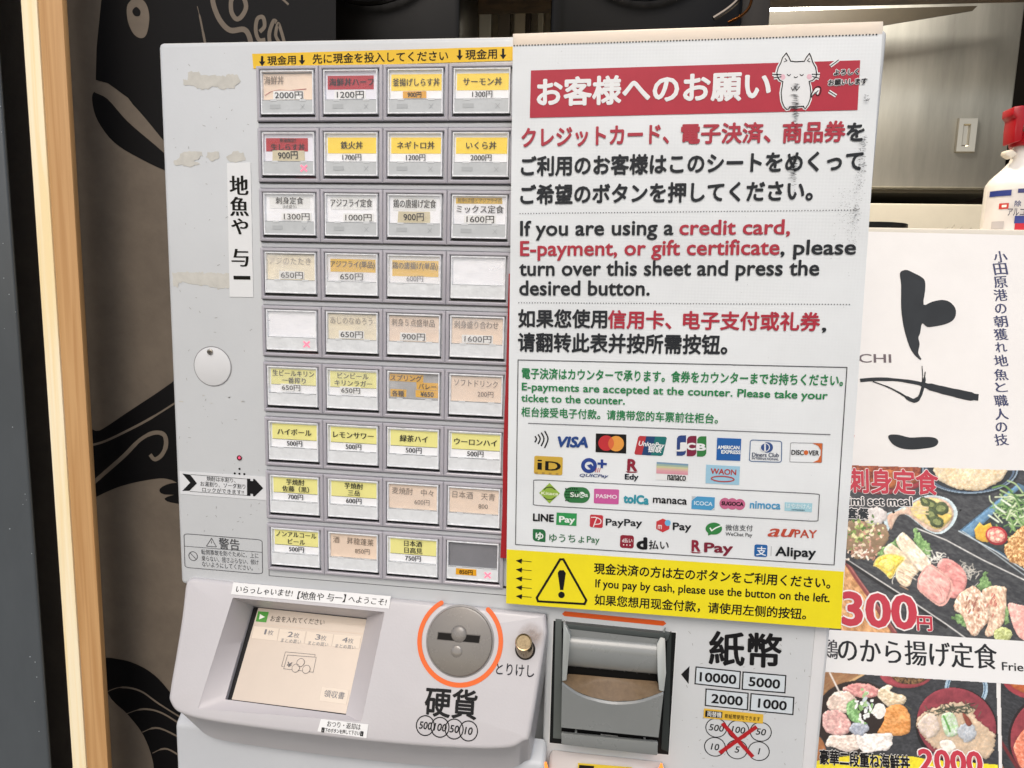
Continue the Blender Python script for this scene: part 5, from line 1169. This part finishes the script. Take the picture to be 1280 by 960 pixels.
dots((642, 57.2), (1103, 43), .0018, .0008, M('3a3c3e', .6), 'stitching')
def F_(pts, hexc, z=None, h=2 * L1, name='print', smooth=0, par=None): return fill(NS, Z(z, pts) if z else pts, h, M(hexc, .42, .05, 120), name, par or ns, smooth)
def T_(s, z, L, R, H, mat=SH, h=4 * L1, par=None, w=.02, kind='b', ref='国', scale=1., **k):
    L = z(*L) if z else L; R = z(*R) if z else R; sz = {id(zA): 5.818, id(zC): 5.818, id(zB): 5.818, id(zD): 5.818}.get(id(z), 2.6667)
    return txt(NS, s, L, R, H / sz, mat, par or ns, h=h, ref=ref, kind=kind, w=w, **k)
z4, z5 = zt(630, 30, 2.6667), zt(630, 370, 2.6667); z6 = zt(630, 530, 2.9767)
zA, zB, zC, zD = zt(640, 530, 5.818), zt(840, 530, 5.818), zt(640, 595, 5.818), zt(840, 595, 5.818)
RDC = M('b41c36', .42, .06, 90); RD2 = M('b0283c', .42, .05, 120)
ban = fill(NS, Z(z4, [(90, 155), (1187, 121), (1178, 287), (86, 313)]), 2 * L1, RDC, 'red_banner', ns)
T_('お客様へのお願い', z4, (112, 274), (884, 251), 86, M('eceeee', .42), par=ban, w=.033, kind='B')
# cat drawing with white outline
zc = zt(940, 50, 7.5294)
CATW = M('eef0f0', .42); 
head = [(320, 125), (345, 165), (362, 202), (420, 207), (490, 203), (510, 165), (538, 130), (555, 165), (568, 210), (595, 260), (606, 320), (600, 350), (570, 380), (535, 392), (545, 440), (552, 500), (545, 560), (525, 610), (500, 648), (488, 640), (482, 625), (420, 630), (352, 632), (345, 650), (325, 655), (300, 630), (280, 580), (272, 500), (282, 440), (288, 395), (260, 380), (237, 350), (232, 310), (245, 262), (270, 215), (285, 170)]
def grow(pts, k):
    return inset([Vector(p) for p in pts], -k)
fill(NS, Z(zc, grow(head, 16)), 4 * L1, CATW, 'cat_drawing', ns)
cat = fill(NS, Z(zc, head), 4.5 * L1, M('e9ebec', .42), 'cat_drawing', ns)
INKL = M('222226', .45)
def cl(pts, w=.9, sm=4, closed=False, h=6 * L1, halo=False):
    if halo: line(NS, Z(zc, pts), w + 2.6, 4.2 * L1, CATW, 'outline', cat, smooth=sm, closed=closed)
    line(NS, Z(zc, pts), w, h, INKL, 'ink_line', cat, smooth=sm, closed=closed)
cl(head, .95, 0, True)
cl([(298, 210), (326, 198), (308, 175)], .7, 0); cl([(545, 210), (520, 198), (538, 175)], .7, 0)
for p in ([(190, 325), (275, 328)], [(203, 358), (275, 348)], [(637, 325), (560, 325)], [(630, 362), (565, 345)]): cl(p, .8, 0, halo=True)
for x in (345, 465): cl([(x - 17, 325), (x, 338), (x + 17, 325)], .8)
cl([(393, 347), (410, 358), (428, 345)], .7); cl([(365, 447), (382, 478), (402, 445), (418, 478), (448, 440)], .7, 0)
fill(NS, [tuple(zc(288 + 24 * math.cos(t / 3), 350 + 26 * math.sin(t / 3))) for t in range(19)][:19], 5 * L1, M('e8bcc8', .45), 'cheek', cat)
fill(NS, [tuple(zc(537 + 24 * math.cos(t / 3), 348 + 26 * math.sin(t / 3))) for t in range(19)][:19], 5 * L1, M('e8bcc8', .45), 'cheek', cat)
fill(NS, Z(zc, grow([(555, 530), (565, 490), (590, 450), (620, 440), (645, 455), (640, 495), (620, 528), (600, 520), (590, 510)], -10)), 4.1 * L1, CATW, 'outline', cat)
cl([(556, 540), (562, 500), (585, 460), (615, 440), (643, 450), (645, 490), (628, 520), (606, 518), (604, 495), (622, 478)], .8)
cl([(556, 545), (580, 512), (600, 492)], .7)
cl([(735, 248), (812, 190)], .8, 0, halo=True); cl([(722, 485), (790, 528)], .8, 0, halo=True)
for s, L, R, H in (('よろしく', (768, 335), (998, 326), 52), ('お願いします', (715, 432), (1078, 415), 54)):
    txt(NS, s, zc(*L), zc(*R), H / 7.53, CATW, cat, h=4.2 * L1, kind='B', w=.13); txt(NS, s, zc(*L), zc(*R), H / 7.53, INKL, cat, h=8 * L1, kind='b', w=.03)
B_ = dict(kind='B', w=.032)
T_('クレジットカード、', z4, (60, 412), (548, 399), 62, RD2, **B_); T_('電子決済、', z4, (590, 399), (886, 395), 62, RD2, **B_); T_('商品券', z4, (928, 396), (1134, 392), 64, RD2, **B_); T_('を', z4, (1141, 392), (1197, 391), 60, SH, **B_)
T_('ご利用のお客様はこのシートをめくって', z4, (58, 506), (1192, 489), 60, **B_)
T_('ご希望のボタンを押してください。', z4, (56, 601), (1026, 588), 60, **B_)
E_ = dict(kind='B', w=.02, ref='x')
T_('If you are using a', z4, (55, 705), (563, 702), 31, **E_); T_('credit card,', z4, (585, 702), (951, 700), 31, RD2, **E_)
T_('E-payment, or gift certificate', z4, (55, 772), (916, 768), 31, RD2, **E_); T_(', please', z4, (922, 768), (1170, 767), 31, **E_)
T_('turn over this sheet and press the', z4, (52, 838), (1048, 837), 31, **E_); T_('desired button.', z4, (52, 903), (484, 904), 31, **E_)
dots(z4(52, 632), z4(1190, 620), .0017, .0006, M('55585c', .6), 'dotted_rule'); dots(z4(48, 929), z4(1165, 935), .0017, .0006, M('55585c', .6), 'dotted_rule')
C_ = dict(kind='B', w=.028)
T_('如果您使用', z5, (49, 104), (342, 106), 56, **C_); T_('信用卡、', z5, (347, 107), (556, 110), 56, RD2, **C_); T_('电子支付或礼券', z5, (597, 110), (1050, 116), 56, RD2, **C_); T_(',', z5, (1060, 114), (1072, 114), 44, ref='H', w=.02)
T_('请翻转此表并按所需按钮。', z5, (48, 184), (742, 194), 58, **C_)
line(NS, [z5(47, 213), z5(1143, 238), z6(1228, 524), z6(43, 448)], 1.0, 2 * L1, M('4a4c50', .5), 'box_frame', ns, closed=True)
GR = M('1d8048', .42, .05, 120)
T_('電子決済はカウンターで承ります。食券をカウンターまでお持ちください。', z5, (60, 275), (1128, 300), 34, GR, kind='b', w=.028)
T_('E-payments are accepted at the counter. Please take your', z5, (60, 313), (1077, 344), 24, GR, kind='B', w=.02, ref='H')
T_('ticket to the counter.', z5, (58, 351), (402, 361), 24, GR, kind='B', w=.02, ref='H')
T_('柜台接受电子付款。请携带您的车票前往柜台。', z5, (58, 401), (712, 425), 30, GR, kind='b', w=.022)
line(NS, Z(z5, [(80, 424), (1088, 462)]), 1.0, 2 * L1, M('6a6c70', .5), 'rule', ns)
# payment marks
def logo(first): return first
def dk(hexc, r=.42): return M(hexc, r, .05, 120)
def disc_(z, cx, cy, rx, ry, hexc, h, par, name='emblem', n=28): return fill(NS, [z(cx + rx * math.cos(2 * math.pi * k / n), cy + ry * math.sin(2 * math.pi * k / n)) for k in range(n)], h, dk(hexc), name, par)
def stroke_(z, pts, w, hexc, h, par, sm=4, name='emblem', closed=False): return line(NS, Z(z, pts), w, h, dk(hexc), name, par, smooth=sm, closed=closed)
LN = 'payment_logo'; a1_, a2_, a3_ = 2 * L1, 3.5 * L1, 5 * L1
w0 = stroke_(zA, [(168, 88), (178, 110), (166, 132)], 1.6, '1c1c20', a1_, ns, name=LN)
for q in ([(190, 75), (205, 108), (190, 145)], [(213, 62), (233, 108), (212, 160)], [(238, 50), (262, 108), (237, 173)]): stroke_(zA, q, 1.6, '1c1c20', a1_, w0)
T_('VISA', zA, (322, 163), (548, 167), 70, dk('1b4386'), ref='H', w=.045, kind='B', shear=.2, name=LN)
m0 = F_([(610, 68), (832, 76), (830, 214), (608, 204)], '1e1c1c', zA, a1_, LN)
disc_(zA, 685, 138, 57, 56, 'c02c34', a2_, m0); disc_(zA, 757, 142, 57, 56, 'e49c44', a2_ + 3e-5, m0)
lens = []
for k in range(15): t = math.acos(36 / 57) * (k / 7 - 1); lens.append((685 + 57 * math.cos(t), 139 + 56 * math.sin(t)))
for k in range(15): t = math.pi + math.acos(36 / 57) * (k / 7 - 1); lens.append((757 + 57 * math.cos(t), 141 + 56 * math.sin(t)))
F_(lens, 'd86a3c', zA, a2_ + 6e-5, 'emblem', par=m0)
m0 = F_([(930, 86), (976, 88), (944, 224), (898, 222), (890, 212), (918, 95)], 'b8343c', zA, a1_, LN)
F_([(976, 88), (1042, 90), (1010, 228), (944, 224)], '17406e', zA, a1_, 'emblem', par=m0); F_([(1042, 90), (1115, 92), (1126, 102), (1098, 222), (1086, 231), (1010, 228)], '13706e', zA, a1_, 'emblem', par=m0)
T_('UnionPay', zA, (918, 155), (1102, 172), 34, dk('eceeee'), par=m0, ref='H', w=.03, shear=.2); T_('银联', zA, (985, 203), (1084, 208), 40, dk('eceeee'), par=m0, w=.03, shear=.2)
def jblk(x0, x1, yo, c_, n_): return F_([(x0, 105 + yo), (x0 + 10, 88 + yo), (x0 + 28, 82 + yo), (x1, 82 + yo), (x1 - 1, 205 + yo), (x1 - 10, 222 + yo), (x1 - 28, 230 + yo), (x0 - 3, 230 + yo)], c_, zB, a1_, n_, par=None if n_ == LN else m0)
m0 = jblk(36, 102, 0, '27437e', LN); jblk(110, 178, 4, '7c1f3c', 'emblem'); jblk(184, 250, 7, '2f7c3e', 'emblem')
T_('J', zB, (36, 180), (95, 182), 46, dk('e8eaea'), par=m0, ref='H', w=.05, kind='B'); T_('C', zB, (108, 184), (166, 186), 46, dk('e8eaea'), par=m0, ref='H', w=.05, kind='B'); T_('B', zB, (180, 189), (240, 191), 46, dk('e8eaea'), par=m0, ref='H', w=.05, kind='B')
m0 = F_([(328, 100), (504, 107), (496, 268), (322, 262)], '1c5fa8', zB, a1_, LN)
T_('AMERICAN', zB, (332, 180), (488, 183), 24, dk('e8eeee'), par=m0, ref='H', w=.04, kind='B'); T_('EXPRESS', zB, (358, 213), (496, 217), 24, dk('e8eeee'), par=m0, ref='H', w=.04, kind='B')
m0 = line(NS, None, 0, a1_, dk('4a6a94'), LN, ns, closed=True, st=rquad(NS, Z(zB, [(570, 115), (798, 125), (795, 278), (562, 270)]), .09), w=.0005)
disc_(zB, 692, 170, 42, 38, '31508a', a1_, m0); disc_(zB, 675, 169, 36, 33, 'e4e8ea', a2_, m0); disc_(zB, 675, 169, 29, 27, '31508a', a3_, m0)
F_([(669, 144), (681, 144), (681, 195), (669, 195)], 'e4e8ea', zB, a3_ + L1, 'emblem', par=m0)
T_('Diners Club', zB, (582, 236), (775, 240), 30, dk('34405c'), par=m0, ref='H', kind='s', w=.02); T_('INTERNATIONAL', zB, (580, 256), (775, 264), 16, dk('34405c'), par=m0, ref='H', w=.02)
m0 = line(NS, None, 0, a1_, dk('8a8c90'), LN, ns, closed=True, st=rquad(NS, Z(zB, [(862, 135), (1095, 140), (1088, 281), (856, 275)]), .04), w=.0003)
F_([(1020, 139), (1092, 141), (1086, 280), (1022, 279), (1060, 262), (1080, 225), (1082, 190), (1062, 158)], 'd06a34', zB, a1_ + 2e-5, 'emblem', par=m0)
T_('DISC', zB, (868, 222), (955, 224), 34, dk('1e1e22'), par=m0, ref='H', w=.025); T_('VER', zB, (992, 225), (1066, 227), 34, dk('1e1e22'), par=m0, ref='H', w=.025); disc_(zB, 974, 207, 16, 17, 'd06a34', a2_, m0)
m0 = fill(NS, [], 0, INK, 'x', ns) if False else flat(NS, rquad(NS, Z(zA, [(163, 230), (370, 240), (366, 373), (159, 362)]), .08), a1_, dk('cda93e'), LN, ns)
for k in range(4): F_([(168 + k * 50, 348 + k * 2.5), (188 + k * 50, 349 + k * 2.5), (187 + k * 50, 362 + k * 2.5), (167 + k * 50, 361 + k * 2.5)], 'a8883c', zA, a2_, 'emblem', par=m0)
T_('i', zA, (190, 330), (212, 331), 72, dk('1c1a18'), par=m0, ref='i', kind='s', w=.03); T_('D', zA, (245, 335), (350, 340), 66, dk('1c1a18'), par=m0, ref='H', kind='s', w=.025)
m0 = stroke_(zA, [(560 + 44 * math.cos(t * .5236), 302 + 42 * math.sin(t * .5236)) for t in range(12)], 4.2, '23408e', a1_, ns, 3, LN, True)
F_([(545, 300), (575, 290), (610, 330), (590, 345)], '23408e', zA, a2_, 'emblem', par=m0)
F_([(646, 256), (664, 257), (662, 320), (644, 319)], '23408e', zA, a2_, 'emblem', par=m0); F_([(622, 278), (690, 282), (689, 298), (621, 294)], '23408e', zA, a3_, 'emblem', par=m0)
for k in range(3): F_([(612 + k * 14, 318), (617 + k * 14, 318), (608 + k * 14, 350), (603 + k * 14, 350)], 'b83044', zA, a3_, 'emblem', par=m0)
T_('QUICPay', zA, (488, 380), (694, 387), 20, dk('34477c'), par=m0, ref='H', shear=.25, w=.025)
m0 = T_('R', zA, (842, 335), (905, 338), 78, dk('8c1c34'), ref='H', w=.045, kind='B', name=LN); F_([(826, 343), (918, 347), (900, 354), (840, 354)], '8c1c34', zA, a1_, 'emblem', par=m0)
T_('Edy', zA, (822, 400), (918, 402), 37, dk('17202c'), par=m0, ref='H', w=.03, kind='B')
m0 = F_([zA(1052, 272), zB(118, 287), zB(113, 415), zA(1047, 405)], 'e6e8e8', None, a1_, LN)
cs_ = ('7a9cb4', '9cb4a4', 'c8c89c', 'd8b4a4', 'd8a0a8', 'd898a4')
for k, c_ in enumerate(cs_):
    q = [zA(1052, 272), zB(118, 287), zB(113, 415), zA(1047, 405)]; t0, t1 = .02 + k * .105, .02 + (k + 1) * .105
    lp_ = lambda p, r, t: (p[0] * (1 - t) + r[0] * t, p[1] * (1 - t) + r[1] * t)
    F_([lp_(q[0], q[3], t0), lp_(q[1], q[2], t0), lp_(q[1], q[2], t1), lp_(q[0], q[3], t1)], c_, None, a2_, 'emblem', par=m0)
txt(NS, 'nanaco', zA(1130, 406), zB(98, 413), 6.4, dk('2a2a2c'), m0, h=a2_, ref='x', kind='s', w=.04)
m0 = F_([(248, 295), (494, 308), (488, 443), (243, 430)], '9cc8de', zB, a1_, LN)
T_('WAON', zB, (280, 360), (464, 370), 38, dk('b4403c'), par=m0, ref='H', w=.03); stroke_(zB, [(368 + 82 * math.cos(t * .5236), 398 + 4 * math.cos(t * .5236) + 19 * math.sin(t * .5236)) for t in range(12)], 1.3, 'b4403c', a3_, m0, 4, closed=True)
line(NS, None, 0, a1_, dk('5a5c60'), 'box_frame', ns, closed=True, st=rquad(NS, [zC(158, 26), zD(1072, 130), zD(1061, 330), zC(155, 212)], .03), w=.0005)
m0 = F_([(273, 50), (348, 126), (272, 198), (198, 122)], '93b544', zC, a1_, LN)
stroke_(zC, [(232, 98), (255, 82), (290, 82), (316, 100)], 1.3, '4a5a28', a2_, m0); stroke_(zC, [(230, 150), (255, 168), (290, 168), (314, 152)], 1.3, '4a5a28', a2_, m0)
T_('Kitaca', zC, (214, 134), (336, 139), 22, dk('e4ecc8'), par=m0, ref='H', w=.03)
m0 = flat(NS, qmap(NS, Z(zC, [(378, 78), (568, 82), (566, 197), (378, 192)]), [(min(max(p.x / 1.65, 0), 1), min(max(p.y, 0), 1)) for p in rrect(0, 0, 1.65, 1, .5, 8)]), a1_, dk('2f7440'), LN, ns)
for k in range(26):
    x_ = 392 + (k % 6) * 16 + (k // 6 % 2) * 7; y_ = 92 + (k // 6) * 21
    if x_ < 480: disc_(zC, x_, y_, 6, 6, '1c3a26', a2_, m0, n=8)
disc_(zC, 508, 136, 22, 22, 'e4ece6', a2_, m0)
T_('Su', zC, (425, 150), (482, 151), 32, dk('dce6dc'), par=m0, ref='H', w=.03); T_('ic', zC, (492, 148), (524, 149), 28, dk('2f7440'), par=m0, ref='H', h=a3_ + L1, w=.03); T_('a', zC, (530, 150), (552, 151), 30, dk('dce6dc'), par=m0, ref='H', w=.03)
m0 = flat(NS, rquad(NS, Z(zC, [(597, 91), (779, 98), (775, 206), (595, 198)]), .06), a1_, dk('c95a9c'), LN, ns); T_('PASMO', zC, (612, 157), (762, 164), 26, dk('f0dce8'), par=m0, ref='H', w=.035, kind='B')
T_('toICa', zC, (812, 190), (990, 204), 58, dk('2f96a8'), ref='H', kind='B', w=.05, name=LN)
txt(NS, 'manaca', zC(1025, 192), zD(106, 206), 6.0, dk('1c1c20'), ns, h=a2_, ref='x', kind='B', w=.02, name=LN)
m0 = F_([(182, 147), (312, 155), (309, 228), (285, 248), (140, 238), (143, 178)], '4a9ac8', zD, a1_, LN); T_('ICOCA', zD, (160, 208), (292, 216), 27, dk('d0e6f0'), par=m0, ref='H', w=.03)
F_([(143, 145), (178, 147), (143, 172)], 'c0c8cc', zD, a1_, 'emblem', par=m0); F_([(312, 232), (308, 248), (290, 247)], 'c0c8cc', zD, a1_, 'emblem', par=m0)
m0 = disc_(zD, 385, 199, 40, 41, 'c4688c', a1_, ns, LN); disc_(zD, 438, 202, 42, 42, 'c4688c', a1_ + 3e-5, m0); disc_(zD, 492, 206, 40, 40, 'c4688c', a1_ + 6e-5, m0)
T_('SUGOCA', zD, (360, 209), (518, 217), 26, dk('221c20'), par=m0, ref='H', w=.04, kind='B')
T_('nimoca', zD, (566, 232), (786, 240), 55, dk('4c9cc8'), ref='H', w=.03, name=LN)
m0 = F_([(820, 190), (1020, 198), (1015, 262), (818, 252)], 'a4d0dc', zD, a1_, LN); T_('はやかけん', zD, (828, 232), (1008, 238), 34, dk('dcecf0'), par=m0, w=.02); T_('HAYAKAKEN', zD, (870, 248), (962, 252), 9, dk('34506c'), par=m0, ref='H', w=.03)
m0 = T_('LINE', zC, (155, 323), (302, 331), 50, dk('1c1e20'), ref='H', kind='B', w=.035, name=LN); F_([(325, 265), (472, 272), (468, 363), (321, 354)], '2e9450', zC, a1_, 'emblem', par=m0); T_('Pay', zC, (345, 333), (456, 338), 42, dk('e8f0ea'), par=m0, ref='H', kind='B', w=.035)
m0 = flat(NS, rquad(NS, Z(zC, [(568, 279), (663, 285), (659, 378), (565, 370)]), .12), a1_, dk('c0303c'), LN, ns)
stroke_(zC, [(575, 300), (610, 300), (645, 318), (640, 345), (600, 350)], 1.2, 'ecdcdc', a2_, m0); stroke_(zC, [(615, 305), (600, 345), (592, 368)], 1.2, 'ecdcdc', a3_, m0)
T_('PayPay', zC, (683, 357), (945, 363), 48, dk('1f2226'), par=m0, ref='H', w=.02)
m0 = F_([(1097, 309), (1146, 332), (1144, 385), (1096, 409), (1048, 384), (1050, 330)], 'c4363c', zC, a1_, LN); disc_(zC, 1132, 340, 22, 22, '6cb4dc', a2_, m0); T_('m', zC, (1060, 382), (1088, 384), 28, dk('f0e0e0'), par=m0, ref='x', w=.02)
txt(NS, 'Pay', zC(1170, 389), zD(138, 393), 8.8, dk('1f2226'), m0, h=a2_, ref='H', kind='B', w=.02)
m0 = disc_(zD, 304, 382, 60, 44, '2e8040', a1_, ns, LN); F_([(262, 405), (300, 420), (262, 432)], '2e8040', zD, a1_ + 3e-5, 'emblem', par=m0); stroke_(zD, [(275, 375), (288, 396), (318, 376), (362, 358)], 1.5, 'e8f0ea', a2_, m0, 0)
T_('微信支付', zD, (388, 395), (586, 400), 42, dk('44484c'), par=m0, w=.006); T_('WeChat Pay', zD, (388, 431), (582, 440), 25, dk('3a3e42'), par=m0, ref='H', w=.008)
m0 = T_('au', zD, (692, 438), (862, 442), 58, dk('bc4a34'), ref='x', kind='s', w=.02, shear=.3, name=LN); T_('PAY', zD, (890, 444), (1050, 450), 56, dk('bc4a34'), par=m0, ref='H', w=.02)
m0 = flat(NS, qmap(NS, Z(zC, [(152, 384), (245, 389), (243, 480), (151, 472)]), [(p.x, p.y) for p in rrect(0, 0, 1, 1, .1, 6, (.08, .3, .08, .3))]), a1_, dk('1f6a3c'), LN, ns); T_('ゆ', zC, (172, 462), (226, 466), 56, dk('e8f0ea'), par=m0, ref='ゆ', w=.03)
T_('ゆうちょPay', zC, (272, 477), (636, 490), 58, dk('276a40'), par=m0, w=.01)
m0 = flat(NS, rquad(NS, Z(zC, [(788, 427), (887, 433), (884, 527), (784, 520)]), .18), a1_, dk('8c1c30'), LN, ns); T_('d払い', zC, (800, 482), (874, 486), 32, dk('f0e4e4'), par=m0, w=.02)
for k in range(3): disc_(zC, 812 + k * 23, 499 + k * 1.5, 5, 5, 'f0e4e4', a2_, m0, n=10)
T_('d', zC, (912, 526), (976, 528), 78, dk('1c1c20'), par=m0, ref='d', kind='B', w=.05); T_('払い', zC, (996, 530), (1138, 534), 62, dk('1c1c20'), par=m0, w=.02)
m0 = T_('R', zD, (145, 543), (202, 545), 76, dk('8c1c34'), ref='H', w=.04, kind='B', name=LN); F_([(130, 550), (218, 556), (196, 562), (150, 560)], '8c1c34', zD, a1_, 'emblem', par=m0); T_('Pay', zD, (237, 550), (438, 556), 66, dk('7c1c34'), par=m0, ref='H', kind='B', w=.03)
m0 = flat(NS, rquad(NS, Z(zD, [(600, 496), (695, 500), (691, 590), (597, 585)]), .15), a1_, dk('1560a4'), LN, ns); T_('支', zD, (612, 574), (682, 578), 64, dk('e8eef4'), par=m0, ref='支', w=.02)
stroke_(zD, [(722, 510), (719, 580)], .5, '9a9ca0', a1_, m0, 0); T_('Alipay', zD, (752, 577), (1042, 587), 64, dk('1f2226'), par=m0, ref='H', kind='B', w=.025)
# yellow band
YL = M('f1e11c', .42, .05, 60)
yb = fill(NS, [z6(11, 466), z6(1264, 549), (1050.9, 786), (632.6, 754.1)], 2 * L1, YL, 'yellow_band', ns)
for k in range(5):
    y0 = 508 + k * 33; stf = z6
    line(NS, Z(z6, [(60, y0), (103, y0 + 4)]), .75, a2_, INK, 'arrow', yb); fill(NS, Z(z6, [(44, y0 - 1), (68, y0 - 8), (66, y0 + 11)]), a3_, INK, 'arrow', yb)
tri = cr([z6(*p) for p in [(209, 503), (221, 503), (306, 655), (300, 669), (127, 659), (122, 646)]], 1, True)
line(NS, [tuple(p) for p in tri], 2.7, a2_, INK, 'warning_triangle', yb, closed=True)
fill(NS, Z(z6, [(200, 553), (207, 543), (222, 543), (230, 554), (221, 617), (209, 617)]), a2_, INK, 'exclamation_mark', yb, 0); disc_(z6, 214, 635, 12, 12, '1a1a1c', a2_, yb, 'exclamation_mark')
def TY(s, L, R, H, **k): txt(NS, s, z6(*L), z6(*R), H / 2.9767, INK, yb, h=a2_, **k)
TY('現金決済の方は左のボタンをご利用ください。', (335, 556), (1212, 612), 38, kind='B', w=.02)
TY('If you pay by cash, please use the button on the left.', (340, 606), (1210, 662), 29, kind='b', w=.022, ref='H')
TY('如果您想用现金付款，请使用左侧的按钮。', (337, 672), (1122, 727), 37, kind='b', w=.022)
# smears and rubbed dirt (shapes of their own on the print)
g = G(); r = random.Random(2)
def sliver(x, y, l, t, a=0):
    c = NS.hit(x, y); d = Vector((math.cos(a), math.sin(a))) * l * UP / 2; e = Vector((-d.y, d.x)).normalized() * t * UP / 2; h = .0011 + r.random() * .00004
    g.add([NS.pt(q.x, q.y, h) for q in (c - d, c - e * 1.0, c + d * .5 - e * .6, c + d, c + e)], [(0, 1, 2, 3, 4)])
for y0, n_, l_ in ((107, 5, 10), (112, 4, 7), (119, 4, 12), (122, 3, 6), (127, 7, 11), (131, 6, 13), (136, 9, 12), (141, 10, 9), (146, 9, 6), (151, 6, 5), (157, 4, 4), (165, 3, 4), (196, 5, 8), (201, 8, 12), (206, 8, 10), (212, 9, 12), (217, 8, 8), (222, 6, 9), (230, 5, 6), (240, 4, 4)):
    for k in range(n_):
        l = r.uniform(.25, 1) * l_; x = 999 - (y0 - 60) * .03 - l / 2 + r.gauss(0, 1.2)
        sliver(x, y0 + r.gauss(0, 1.6), l, r.uniform(.25, .9), r.gauss(-.05, .06))
for k in range(70): y = r.uniform(170, 216); sliver(1080 - (y - 170) * .05 + r.gauss(0, 1.6) - r.choice((0, 0, 5)), y, r.uniform(.6, 4), r.uniform(.3, .8), r.gauss(0, .15))
for k in range(14): sliver(1082 + r.gauss(0, 1.5), r.choice((121, 124, 126)) + r.gauss(0, .8), r.uniform(1, 4), .7, r.gauss(.3, .2))
for k in range(420):
    y = r.gauss(262, 26) if k % 2 else r.gauss(240, 34); x = 1078 - (y - 170) * .09 + r.gauss(0, 3.2) - (y > 235) * abs(r.gauss(0, 12)) * (k % 3 > 0)
    if x < 1088 - (y - 170) * .06 and y > 160: sliver(x, y, r.uniform(.3, 2.0), r.uniform(.15, .5), r.gauss(0, .3))
for k in range(26): y = r.gauss(268, 5); sliver(1070 + r.gauss(0, 4), y, r.uniform(.5, 3), r.uniform(.3, .8), r.gauss(0, .4))
for k in range(60): sliver(r.uniform(655, 1090), r.uniform(60, 680), r.uniform(.5, 1.5), .3, r.uniform(0, 3))
o = g.build('dirt_smears', M('2c2e30', .7, alpha=.72), ns); o['kind'] = 'stuff'

# red sheet whose edge shows behind the notice
rs = [(636, 342), (634.5, 400), (632.5, 470), (629, 560), (628, 640), (625.5, 697), (640, 698), (650, 342)]
RSP = tilt((0, -.0052, 0), 0)
st = px(RSP, rs); st = st[:6] + [Vector((.330, st[5].y - .001)), Vector((.330, st[0].y))]
tag(prism(RSP, st[::-1], -.0003, .0003, M('a4141f', .5, .08, 40), 'red_sheet', None), 'dark red sheet showing as a thin strip along the left edge of the white notice', 'sheet')
